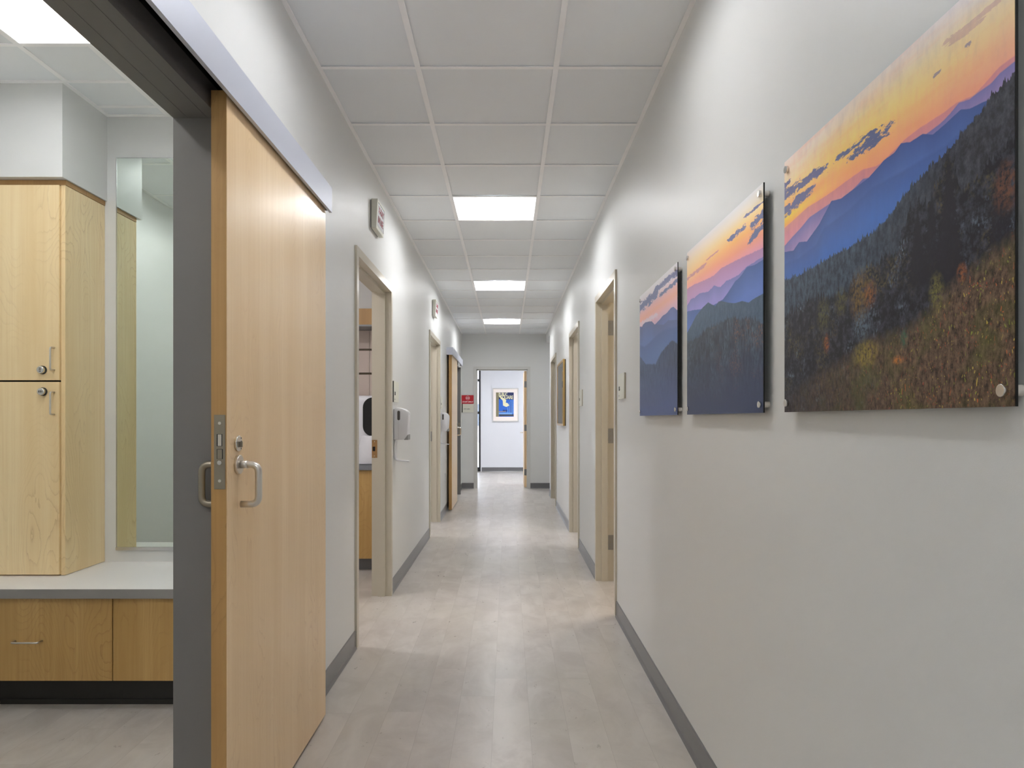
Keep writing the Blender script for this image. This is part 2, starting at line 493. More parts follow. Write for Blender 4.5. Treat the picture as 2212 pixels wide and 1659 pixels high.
# ---- room ceilings (slabs with lamp openings)
def room_ceiling(name, x0, x1, y0, y1, lamps=()):
    h = [(lx-0.3, lx+0.3, ly-0.3, ly+0.3) for lx, ly in lamps]
    struct(MB().slab('z', ZC+0.004, ZC+0.02, x0, x1, y0, y1, h).build(name, TILE))
LAMP_ROOM = [ (-2.2, 11.4), (2.0, 7.4), (2.0, 10.6), (2.1, 12.5)]
LAMP_WARM = [(1.75, 5.3)]
LAMP_LOBBY = [(0.0, 15.3), (1.4, 15.3), (0.0, 14.0)]
room_ceiling('ceiling_room', -3.5, XLB, 3.795, 6.62, [(-2.0, 4.95)])
room_ceiling('ceiling_room', -3.5, XLB, 6.735, 9.6, [(-2.0, 8.2)])
room_ceiling('ceiling_room', -3.5, XLB, 9.715, YE, [(-2.2, 11.4)])
room_ceiling('ceiling_room', XRB, 3.3, 4.015, 6.2, [(1.75, 5.3)])
room_ceiling('ceiling_room', XRB, 3.3, 6.315, 9.1, [(2.0, 7.4)])
room_ceiling('ceiling_room', XRB, 3.3, 9.215, 11.815, [(2.0, 10.6)])
room_ceiling('ceiling_room', XRB, 3.3, 11.93, YE, [(2.1, 12.5)])
room_ceiling('ceiling_lobby', -2.8, 2.2, YEB, 17.3, LAMP_LOBBY)
# dressing room ceiling with its grid
room_ceiling('ceiling_dressing', -2.48, XLB, 0.38, 3.68, [(-1.725, 2.67), (-1.725, 1.0)])
t = MB()
for x in (-2.03, -1.42): t.box(x-0.012, x+0.012, 0.38, 3.68 if x > -2 else 3.31, ZC, ZC+0.003)
t.box(-1.747, -1.723, 2.975, 3.66, ZC, ZC+0.003)
for y in (0.70, 1.31, 1.755, 2.365, 2.975, 3.30, 3.565):
    t.box(-2.48 if y < 3.3 else -2.055, XLB, y-0.011, y+0.011, ZC+0.0004, ZC+0.003)
t.box(-2.055, XLB, 3.655, 3.68, ZC, ZC+0.003); t.box(-2.055, -2.033, 3.31, 3.655, ZC, ZC+0.003)
t.box(-2.48, -2.033, 3.288, 3.31, ZC-0.0002, ZC+0.003); t.box(-2.48, -2.456, 0.38, 3.288, ZC, ZC+0.003)
struct(t.build('trim_2', TEE), 'white ceiling grid of the dressing room')

# ------------------------------------------------------------------ troffer lights
def make_troffer(lensmat, label, cat, group, loc):
    r = thing('ceiling_light', label, cat, loc, group)
    x, y, z = loc; w = 0.292; zt = z + 0.135
    b = MB()      # reflector: two concave wings and slanted ends
    n = 12
    for s in (-1, 1):
        prof = []
        for i in range(n+1):
            a = i/n
            px = w - (w-0.09)*a
            pz = z + 0.003 + (zt-z-0.003) * math.sin(a*math.pi/2)
            prof.append((px, pz))
        for (a1, z1), (a2, z2) in zip(prof, prof[1:]):
            b.poly([(x+s*a1, y-w, z1), (x+s*a1, y+w, z1), (x+s*a2, y+w, z2), (x+s*a2, y-w, z2)])
    b.poly([(x-0.09, y-w, zt), (x+0.09, y-w, zt), (x+0.09, y+w, zt), (x-0.09, y+w, zt)])
    for s in (-1, 1):
        pts = [(-w, z+0.002), (w, z+0.002), (w, z+0.02), (0.2, zt-0.006), (-0.2, zt-0.006), (-w, z+0.02)]
        b.poly([(x+px, y + s*(w - 0.04*(pz-z)/(zt-z)), pz) for px, pz in pts])
    b.build('reflector', REFLECT, r, smooth=False)
    f = MB()      # thin rim
    o, i = 0.297, w-0.002
    f.box(x-o, x+o, y-o, y-i, z+0.0005, z+0.018); f.box(x-o, x+o, y+i, y+o, z+0.0005, z+0.018)
    f.box(x-o, x-i, y-i, y+i, z+0.0005, z+0.018); f.box(x+i, x+o, y-i, y+i, z+0.0005, z+0.018)
    f.box(x-o, x+o, y-o, y+o, zt+0.004, zt+0.012)
    f.build('housing', TEE, r)
    l = MB()      # half-round lens
    R = 0.092; L = w - 0.035; m_ = 24
    top = []
    for yy in (y-L, y+L):
        top.append([l.bm.verts.new((x + R*math.cos(math.pi + math.pi*k/m_), yy, zt-0.004 + 0.95*R*math.sin(math.pi + math.pi*k/m_))) for k in range(m_+1)])
    for k in range(m_):
        q = l.bm.faces.new([top[0][k], top[1][k], top[1][k+1], top[0][k+1]]); q.smooth = True
    l.bm.faces.new(top[0]); l.bm.faces.new(list(reversed(top[1])))
    bmesh.ops.recalc_face_normals(l.bm, faces=l.bm.faces)
    l.build('lens', lensmat, r)
    e = MB()      # dark joint where the basket meets its end plate
    for yy in (y-L, y+L):
        for k in range(m_):
            a0, a1 = math.pi + math.pi*k/m_, math.pi + math.pi*(k+1)/m_
            e.prism([(x + q*math.cos(a), yy-0.0035, zt-0.004 + 0.95*q*math.sin(a)) for q, a in ((R-0.001, a0), (R+0.0022, a0), (R+0.0022, a1), (R-0.001, a1))], (0, 0.007, 0))
    for s_ in (-1, 1):
        e.box(x+s_*(R+0.001), x+s_*(R+0.006), y-L, y+L, zt-0.014, zt-0.006)
    e.build('lens_rim', RIM, r)
    return r
def lightpos(k): return (-0.0922, T0 + TP*(k+0.5), ZC)
LBL = {-7: 'recessed ceiling light farthest behind the camera', -2: 'recessed ceiling light directly above the camera position',
       3: 'largest visible recessed ceiling light, nearest in the corridor ceiling',
       8: 'middle one of the three recessed lights in the corridor ceiling',
       13: 'farthest and smallest recessed light in the corridor ceiling'}
for k in LIGHT_K: make_troffer(LENSM[k], LBL[k], 'ceiling light', 'recessed lights along the corridor ceiling', lightpos(k))
r0 = make_troffer(LENSD, 'recessed light in the dressing room ceiling at the upper left', 'ceiling light', None, (-1.725, 2.67, ZC))
make_troffer(lens('dressing_fill_lens', 14.0, (1.0, 0.985, 0.94, 1)), 'unseen recessed fill light near the front of the dressing room', 'ceiling light', None, (-1.725, 1.0, ZC))  # unseen fill lamp, set stronger to brighten the dressing room floor and drawers
rb = make_troffer(LENSB, 'recessed light in the ceiling of the first room on the left', 'ceiling light', None, (-2.0, 4.95, ZC))
copy_tree(rb, (-2.0, 8.2, ZC), 'recessed light in the ceiling of the second room on the left')
for (lx, ly), t_ in zip(LAMP_ROOM, ('far sliding door room', 'second room on the right', 'third room on the right', 'side corridor at the far right')):
    copy_tree(r0, (lx, ly, ZC), 'recessed light in the ceiling of the ' + t_)
make_troffer(LENSW, 'warm recessed light in the first room on the right', 'ceiling light', None, (1.75, 5.3, ZC))
rl = make_troffer(LENSL, 'recessed light in the lobby ceiling in front of the framed print', 'ceiling light', None, LAMP_LOBBY[0] + (ZC,))
for (lx, ly), t_ in zip(LAMP_LOBBY[1:], ('near the right wall', 'just inside the doorway')):
    copy_tree(rl, (lx, ly, ZC), 'recessed light in the lobby ceiling ' + t_)

DOWN = lens('downlight_lens', 170.0, (1.0, 0.95, 0.95, 1))
DOWNW = lens('warm_downlight_lens', 170.0, (1.0, 0.84, 0.66, 1))
def make_downlight(m, loc, label):
    r = thing('recessed_downlight', label, 'ceiling light', loc)
    x, y, z = loc; b = MB(); n = 32
    for k in range(n):
        a0, a1 = 2*math.pi*k/n, 2*math.pi*(k+1)/n
        for (r0_, z0_), (r1_, z1_) in (((0.095, z), (0.078, z-0.002)), ((0.078, z-0.002), (0.070, z+0.0035))):
            b.poly([(x+r0_*math.cos(a0), y+r0_*math.sin(a0), z0_), (x+r0_*math.cos(a1), y+r0_*math.sin(a1), z0_), (x+r1_*math.cos(a1), y+r1_*math.sin(a1), z1_), (x+r1_*math.cos(a0), y+r1_*math.sin(a0), z1_)])
    b.build('trim_ring', TEE, r)
    MB().cyl((x, y, z+0.0005), (x, y, z+0.0035), 0.066, n=32).build('lens', m, r)
    return r
dl = make_downlight(DOWN, (-2.0, 4.40, ZC), 'small round downlight in the first room on the left')
copy_tree(dl, (-2.0, 7.85, ZC), 'small round downlight in the second room on the left')
copy_tree(dl, (1.6, 6.95, ZC), 'small round downlight in the second room on the right')
make_downlight(DOWNW, (1.62, 5.75, ZC), 'small round warm downlight in the first room on the right')

# ------------------------------------------------------------------ hollow metal door frames
def hm_frame(n, s, wall, back, y0, y1, ztop, label):
    """s = +1: left wall (corridor towards +x); s = -1: right wall"""
    r = thing('door_%d' % n, label, None, (wall, (y0+y1)/2, 0), kind='structure')
    pf = wall + s*0.013; pb = back - s*0.013
    b = MB(); FW = 0.05
    for (a, inn) in ((y0, 1), (y1, -1)):
        b.box(wall, pf, a, a+inn*FW, 0, ztop)
        b.box(back, pb, a, a+inn*FW, 0, ztop)
        b.box(wall, back, a+inn*0.03, a+inn*FW, 0, ztop-FW)
        b.box(pf - s*0.045, pb + s*0.046, a+inn*FW, a+inn*(FW+0.016), 0, ztop-FW)
    a, c = y0+FW, y1-FW
    b.box(wall, pf, a, c, ztop-FW, ztop); b.box(back, pb, a, c, ztop-FW, ztop)
    b.box(wall, back, y0+0.03, y1-0.03, ztop-FW, ztop-0.03)
    b.box(pf - s*0.045, pb + s*0.046, a+0.016, c-0.016, ztop-FW-0.016, ztop-FW)
    b.build('door_frame', FRAME, r)
    return r
d2 = hm_frame(2, 1, XL, XLB, 3.94, 5.16, 2.216, 'open doorway with beige metal frame, nearest on the left')
d3 = hm_frame(3, 1, XL, XLB, 7.65, 8.84, 2.216, 'open doorway with beige metal frame, second on the left')
d5 = hm_frame(5, -1, XR, XRB, 4.58, 5.64, 2.216, 'open doorway with beige metal frame, nearest on the right')
d6 = hm_frame(6, -1, XR, XRB, 6.98, 8.05, 2.216, 'open doorway with beige metal frame, second on the right')
d7 = hm_frame(7, -1, XR, XRB, 10.3, 11.48, 2.216, 'open doorway with beige metal frame, third on the right')
def strike(r, yj, x0, x1, z0, z1, m):
    b = MB().box(x0, x1, yj-0.002, yj+0.001, z0, z1)
    o = b.build('strike_plate', m, r)
    MB().box(x0+0.008 if x0 > x1 else x0+0.006, x0+0.024, yj-0.003, yj-0.001, (z0+z1)/2-0.016, (z0+z1)/2+0.016).build('latch_hole', BLACK, o)
    for z in (z0+0.012, z1-0.012):
        MB().cyl(((x0+x1)/2, yj-0.003, z), ((x0+x1)/2, yj, z), 0.003, n=12).build('screw', NICKEL, o)
strike(d2, 5.11, -0.968, -0.93, 0.985, 1.112, BRASS)
strike(d3, 8.79, -0.968, -0.93, 0.99, 1.11, HINGE)

def hinged_leaf(r, X0, X1, yv0, yv1, label):
    b = MB().box(X0, X1, yv0, yv1, 0.01, 2.13, 0.002, 1)
    return b.build('door_leaf', MAPLE_DOOR, r)
for r, yj in ((d5, 5.59), (d6, 8.0)):
    lf = hinged_leaf(r, 0.845, 1.72, yj-0.05, yj-0.006, '')
    for z in (0.30, 1.13, 1.97):
        h = MB().box(0.781, 0.822, yj-0.0025, yj+0.001, z-0.057, z+0.057)
        h.cyl((0.833, yj-0.004, z-0.057), (0.833, yj-0.004, z+0.057), 0.0065, n=14)
        hh = h.build('hinge', HINGE, r)
        for dz in (-0.035, 0.0, 0.035):
            MB().cyl((0.80, yj-0.0035, z+dz), (0.80, yj-0.002, z+dz), 0.0035, n=10).build('screw', STEEL_DARK, hh)

# end doorway into the lobby
d8 = thing('door_8', 'doorway at the end of the corridor with its maple door open into the lobby', None, (-0.105, YE, 0), kind='structure')
b = MB(); zt = 2.216; FW = 0.05; xa, xb = -0.62, 0.41
for (a, inn) in ((xa, 1), (xb, -1)):
    b.box(a, a+inn*FW, YE-0.013, YE, 0, zt); b.box(a, a+inn*FW, YEB, YEB+0.013, 0, zt)
    b.box(a+inn*0.035, a+inn*FW, YE, YEB, 0, zt-FW)
    b.box(a+inn*FW, a+inn*(FW+0.016), YE+0.03, YEB-0.034, 0, zt-FW)
b.box(xa+FW, xb-FW, YE-0.013, YE, zt-FW, zt); b.box(xa+FW, xb-FW, YEB, YEB+0.013, zt-FW, zt)
b.box(xa+0.035, xb-0.035, YE, YEB, zt-FW, zt-0.036); b.box(xa+FW, xb-FW, YE+0.03, YEB-0.034, zt-FW-0.016, zt-FW)
b.build('door_frame', FRAME_GREY, d8)
lf = MB().box(0.300, 0.345, 13.19, 14.06, 0.012, 2.145, 0.002, 1).build('door_leaf', MAPLE_DOOR, d8)
for z in (0.285, 1.10, 1.90):
    h = MB().box(0.300, 0.346, 13.1875, 13.191, z-0.057, z+0.057)
    h.cyl((0.353, 13.186, z-0.057), (0.353, 13.186, z+0.057), 0.0065, n=14)
    h.build('hinge', HINGE, d8)
MB().tube(fillet([(0.300, 13.98, 1.0), (0.245, 13.98, 1.0), (0.245, 13.86, 1.0)], 0.015), 0.009).build('door_handle', STEEL, d8)

# ------------------------------------------------------------------ sliding doors
def sliding_door(n, yn, jamb_y, open0, label, dz=0.0, near_edge=True):
    """leaf near end at yn; opening from open0 to jamb_y"""
    r = thing('door_%d' % n, label, None, (-0.79, yn+0.53, 0), kind='structure')
    y1 = yn + 1.067
    leaf = MB().box(-0.812, -0.770, yn, y1, 0.012, 2.161, 0.0015, 1)
    leaf = leaf.build('door_leaf', MAPLE_DOOR, r)
    return r, leaf, y1
def d_handle(r, y, side, m=STEEL):
    xf = -0.770 if side > 0 else -0.812
    zt, zb = 1.131, 1.018
    xo = xf + side*0.060
    b = MB()
    b.tube(fillet([(xf + side*0.002, y, zt), (xo, y, zt), (xo, y, zb), (xf + side*0.010, y, zb)], 0.024, 8), 0.0098, 20)
    o = b.build('door_handle', m, r)
    MB().cyl((xf, y, zt), (xf + side*0.009, y, zt), 0.0272, n=40, bev=0.0015).build('rose', m, o)
    MB().cyl((xf + side*0.009, y, zt), (xf + side*0.030, y, zt), 0.0112, n=28).build('collar', m, o)
    return o
def header(r, ya, yb, front=-0.750):
    b = MB()
    b.box(front-0.003, front, ya, yb, 2.141, 2.246)            # fascia
    b.box(front-0.012, front-0.003, ya, yb, 2.141, 2.144)      # bottom lip
    b.box(XL, front-0.003, ya, yb, 2.243, 2.246)               # top return
    b.box(XL, front-0.003, ya, ya+0.002, 2.143, 2.243); b.box(-0.800, front-0.003, yb-0.002, yb, 2.150, 2.243)
    b.build('header_fascia', FASCIA, r)
    t = MB()
    t.box(XL+0.001, -0.830, ya+0.005, yb-0.004, 2.165, 2.243)
    t.box(XL+0.012, front-0.0035, ya+0.004, yb-0.001, 2.2415, 2.243)
    t.box(-0.802, -0.780, ya+0.004, yb-0.004, 2.195, 2.2415)
    t.box(front-0.0045, front-0.0032, ya+0.002, yb-0.001, 2.146, 2.2415)
    t.build('door_track', BLACK, r)

# nearest sliding door: leaf stands open along the wall, the opening to the dressing room beside it
YN = 1.966
d1, leaf1, y1 = sliding_door(1, YN, 2.065, 1.0, 'large maple sliding door standing open on the left, under a grey aluminium header')
MB().box(-0.8125, -0.7708, YN-0.0008, YN+0.0005, 0.012, 2.161).build('edge_band', MAPLE_EDGE, leaf1)
header(d1, 0.86, 3.062)
# jamb lining of the opening, dark anodised
b = MB()
for (xa_, xb_) in ((-0.963, -0.9215), (-0.9205, -0.8645), (-0.8635, -0.828)):
    b.box(xa_, xb_, 1.0, 2.115, 2.127, 2.20)
b.box(-0.963, -0.8520, 2.065, 2.115, 0, 2.1265); b.box(-0.8512, -0.828, 2.065, 2.115, 0, 2.1265)
b.box(-0.963, -0.828, 0.95, 1.0, 0, 2.20)
b.build('door_frame', DARKFRAME, d1)
YH = 2.044
d_handle(d1, YH, +1); d_handle(d1, YH, -1, STEEL_DARK)
# lock face plate on the leading edge
yp = YN - 0.0022
lp = MB().box(-0.8045, -0.7735, yp, YN-0.0004, 1.068, 1.272, 0.0008, 1).build('lock_plate', STEEL_DARK, d1)
MB().box(-0.7965, -0.7815, yp-0.0006, yp+0.0003, 1.186, 1.219).build('bolt_slot', BLACK, lp)
MB().box(-0.7935, -0.7835, yp-0.0012, yp+0.0003, 1.187, 1.218).build('dead_bolt', STEEL, lp)
MB().box(-0.7965, -0.7800, yp-0.0006, yp+0.0003, 1.151, 1.178).build('latch_slot', BLACK, lp)
MB().box(-0.7945, -0.7820, yp-0.0014, yp+0.0003, 1.1515, 1.177).build('latch_bolt', STEEL_DARK, lp)
MB().cyl((-0.7885, yp+0.0003, 1.1405), (-0.7885, yp-0.004, 1.1405), 0.0064, n=28, bev=0.0008).build('release_button', NICKEL, lp)
for z in (1.249, 1.091):
    sc = MB().cyl((-0.789, yp+0.0003, z), (-0.789, yp-0.0006, z), 0.0042, n=20).build('screw', STEEL, lp)
# thumb-turn above the handle
tt = MB().cyl((-0.770, YH-0.002, 1.191), (-0.763, YH-0.002, 1.191), 0.0225, n=40, bev=0.002).build('thumb_turn', NICKEL, d1)
MB().box(-0.763, -0.755, YH-0.0055, YH+0.0015, 1.180, 1.197, 0.0015, 2).build('turn_lever', STEEL_DARK, tt)
for z in (1.206, 1.196, 1.176):
    MB().cyl((-0.763, YH+0.010, z), (-0.7625, YH+0.010, z), 0.0022, n=12).build('indicator_dot', INK, tt)

# far sliding door
d4, leaf4, y4 = sliding_door(4, 9.87, 12.0, 10.98, 'narrow-looking maple sliding door far down on the left')
MB().box(-0.8125, -0.7708, 9.869, 9.8705, 0.012, 2.161).build('edge_band', MAPLE_EDGE, leaf4)
header(d4, 9.83, 11.98)
b = MB()
b.box(-0.963, -0.828, 10.98, 12.05, 2.127, 2.15); b.box(-0.963, -0.790, 12.0, 12.05, 0, 2.127); b.box(-0.963, -0.828, 10.93, 10.98, 0, 2.127)
b.build('door_frame', DARKFRAME, d4)
o = d_handle(d4, 10.86, +1, NICKEL)
MB().cyl((-0.770, 10.86, 1.191), (-0.763, 10.86, 1.191), 0.0225, n=32, bev=0.002).build('thumb_turn', NICKEL, d4)
MB().box(-0.83, -0.80, 11.997, 12.0, 1.00, 1.20).build('strike_plate', STEEL_DARK, d4)

# ------------------------------------------------------------------ dressing room
# tall locker cabinet (two tiers)
lc = thing('locker_cabinet', 'tall maple locker cabinet with two stacked doors, standing on the white bench', 'cabinet', (-2.27, 3.52, 0.53))
XC0, XC1 = -2.478, -2.066
MB().box(XC0, XC1, 3.362, 3.678, 0.532, 2.352).build('carcass', MAPLE, lc)
MB().box(XC0, XC1+0.002, 3.352, 3.678, 2.354, 2.377).build('filler_trim', MAPLE_EDGE, lc)
def dial_lock(parent, x, y, z, vertical):
    o = MB().cyl((x, y, z), (x, y-0.007, z), 0.0195, n=36).build('combination_lock', INK, parent)
    MB().cyl((x, y-0.007, z), (x, y-0.022, z), 0.0175, 0.0168, n=36, bev=0.003).build('lock_cap', NICKEL, o)
    for i in (-1, 0, 1):
        dx, dz = (0, i*0.0072) if vertical else (i*0.0072, 0)
        wx, wz = (0.0048, 0.0016) if vertical else (0.0016, 0.0048)
        MB().box(x-wx+dx, x+wx+dx, y-0.0226, y-0.0215, z-wz+dz, z+wz+dz).build('number_wheel', INK, o)
def bar_handle(parent, p0, p1, out=0.03, r=0.0042):
    p0, p1 = Vector(p0), Vector(p1); d = Vector((0, -out, 0))
    MB().tube(fillet([p0, p0+d, p1+d, p1], 0.010, 6), r, 14).build('handle', STEEL, parent)
dU = MB().box(XC0, XC1-0.022, 3.338, 3.360, 1.4415, 2.350, 0.001, 1).build('door', MAPLE, lc)
dL = MB().box(XC0, XC1-0.022, 3.338, 3.360, 0.536, 1.4335, 0.001, 1).build('door', MAPLE, lc)
MB().box(XC1-0.020, XC1, 3.350, 3.3615, 0.532, 2.352).build('filler_strip', MAPLE, lc)
MB().box(XC0, XC1-0.025, 3.3605, 3.3618, 1.4335, 1.4415).build('door_gap', BLACK, lc)
bar_handle(dU, (-2.110, 3.338, 1.489), (-2.110, 3.338, 1.592))
bar_handle(dL, (-2.110, 3.338, 1.282), (-2.110, 3.338, 1.385))
dial_lock(dU, -2.163, 3.338, 1.489, True)
dial_lock(dL, -2.161, 3.338, 1.388, False)

# bench: drawer units, toe kick, top
def drawer_unit(x0, x1, label, handle_at=None):
    r = thing('drawer_cabinet', label, 'drawer cabinet', ((x0+x1)/2, 3.38, 0))
    MB().box(x0, x1, 3.122, 3.678, 0.125, 0.487).build('carcass', MAPLE_DRAWER, r)
    MB().box(x0, x1, 3.178, 3.60, 0.0, 0.125).box(x0, x1, 3.172, 3.180, 0.0, 0.022).build('toe_kick', TOE, r)
    f = MB().box(x0+0.0018, x1-0.0018, 3.100, 3.1205, 0.129, 0.486, 0.001, 1).build('drawer_front', MAPLE_DRAWER, r)
    if handle_at:
        hx, hz = handle_at
        bar_handle(f, (hx-0.0575, 3.100, hz), (hx+0.0575, 3.100, hz), 0.03)
    return r
drawer_unit(-2.478, -1.708, 'wide maple drawer unit with a bar handle, under the left part of the bench', (-2.07, 0.302))
drawer_unit(-1.7075, -0.968, 'maple bench unit without a visible handle, right of the drawer gap')
bt = thing('benchtop', 'white solid surface benchtop with grey front edge in the dressing room', 'countertop', (-1.72, 3.38, 0.49))
MB().box(-2.479, -0.964, 3.082, 3.679, 0.500, 0.530).build('top_slab', TOP, bt)
MB().box(-2.479, -0.964, 3.0785, 3.0825, 0.490, 0.5295).build('front_edge', EDGE, bt)
MB().box(-2.479, -0.964, 3.0825, 3.679, 0.4885, 0.4998).build('substrate', EDGE, bt)

# wall mirror
mr = thing('wall_mirror', 'tall frameless mirror on the dressing room wall beside the lockers', 'mirror', (-1.7, 3.678, 0.59))
MB().box(-2.0, -1.36, 3.670, 3.676, 0.605, 2.595).build('mirror_glass', MIRROR, mr)
MB().box(-2.003, -1.357, 3.664, 3.679, 0.590, 0.606).build('bottom_channel', CHANNEL, mr)
MB().box(-2.0035, -2.0, 3.668, 3.679, 0.606, 2.598).box(-2.0, -1.36, 3.668, 3.679, 2.595, 2.598).build('edge_bead', CHANNEL, mr)

# ------------------------------------------------------------------ mountain panels
U3 = {
 'A': [(0.0,.738),(.169,.756),(.24,.752),(.319,.75),(.41,.752),(.487,.752),(.548,.734),(.577,.734),(.67,.754),(.723,.756),(.804,.752),(.845,.754),(.896,.742),(.961,.766),(.994,.767)],
 'B': [(0.001,.666),(.061,.682),(.108,.692),(.183,.714),(.307,.714),(.375,.705),(.421,.706),(.487,.722),(.513,.714),(.62,.70),(.75,.728),(.79,.729),(.825,.738),(.851,.75),(.883,.74),(.911,.742),(.94,.742),(.965,.752),(.996,.754)],
 'C': [(0.001,.641),(.069,.627),(.11,.646),(.165,.631),(.247,.667),(.319,.72),(.375,.706),(.513,.714),(.581,.735),(.627,.737),(.653,.75),(.687,.736),(.734,.734),(.768,.714),(.804,.719),(.858,.73),(.883,.717),(.928,.71),(.94,.707),(.965,.715),(.994,.716)],
 'D': [(0.001,.594),(.11,.585),(.224,.599),(.274,.642),(.41,.652),(.528,.677),(.657,.668),(.738,.667),(.811,.665),(.877,.68),(.911,.69),(.994,.70)],
 'E': [(0.001,.521),(.118,.515),(.238,.519),(.345,.527),(.429,.523),(.485,.531),(.547,.534),(.567,.544),(.618,.563),(.657,.589),(.695,.607),(.75,.621),(.786,.635),(.821,.644),(.858,.663),(.901,.68),(.942,.706),(.959,.711),(.988,.72),(.996,.728)],
 'F': [(0.001,.371),(.078,.378),(.157,.384),(.224,.391),(.293,.38),(.357,.377),(.417,.379),(.446,.411),(.501,.425),(.576,.428),(.646,.446),(.657,.50),(.715,.557),(.75,.517),(.786,.56),(.818,.64),(.845,.562),(.864,.501),(.937,.547),(.986,.573)],
 'G': [(0.001,.053),(.224,.126),(.394,.167),(.501,.208),(.668,.216),(.749,.247),(.787,.283),(.872,.318),(.998,.371)],
}
U2 = {
 'A': [(.004,.777),(.133,.773),(.3,.755),(.438,.745),(.53,.756),(.618,.751),(.708,.744),(.809,.735),(.99,.717)],
 'B': [(.004,.675),(.08,.70),(.133,.692),(.22,.70),(.351,.677),(.44,.69),(.521,.661),(.599,.672),(.743,.664),(.841,.68),(.99,.678)],
 'C': [(.004,.638),(.133,.621),(.351,.585),(.561,.589),(.65,.62),(.708,.644),(.76,.65),(.841,.677),(.918,.665),(.99,.665)],
 'D': [(.004,.507),(.09,.545),(.159,.58),(.26,.605),(.351,.619),(.42,.59),(.46,.575),(.50,.59),(.541,.585),(.62,.56),(.691,.541),(.793,.53),(.857,.509),(.92,.515),(.99,.517)],
 'E': [(.004,.442),(.184,.434),(.26,.45),(.351,.468),(.521,.464),(.618,.47),(.691,.464),(.76,.44),(.903,.418),(.99,.382)],
}
U1 = {
 'A': [(.01,.748),(.30,.69),(.42,.68),(.511,.69),(.60,.70),(.663,.712),(.76,.712),(.86,.728),(.913,.726),(.996,.686)],
 'B': [(.01,.723),(.06,.726),(.107,.747),(.18,.752),(.261,.743),(.376,.726),(.45,.69),(.511,.676),(.687,.645),(.80,.655),(.996,.623)],
 'C': [(.01,.592),(.15,.56),(.29,.569),(.42,.585),(.563,.60),(.687,.605),(.996,.578)],
 'D': [(.01,.494),(.10,.45),(.201,.409),(.35,.395),(.485,.38),(.58,.43),(.687,.464),(.80,.485),(.891,.50),(.996,.463)],
}
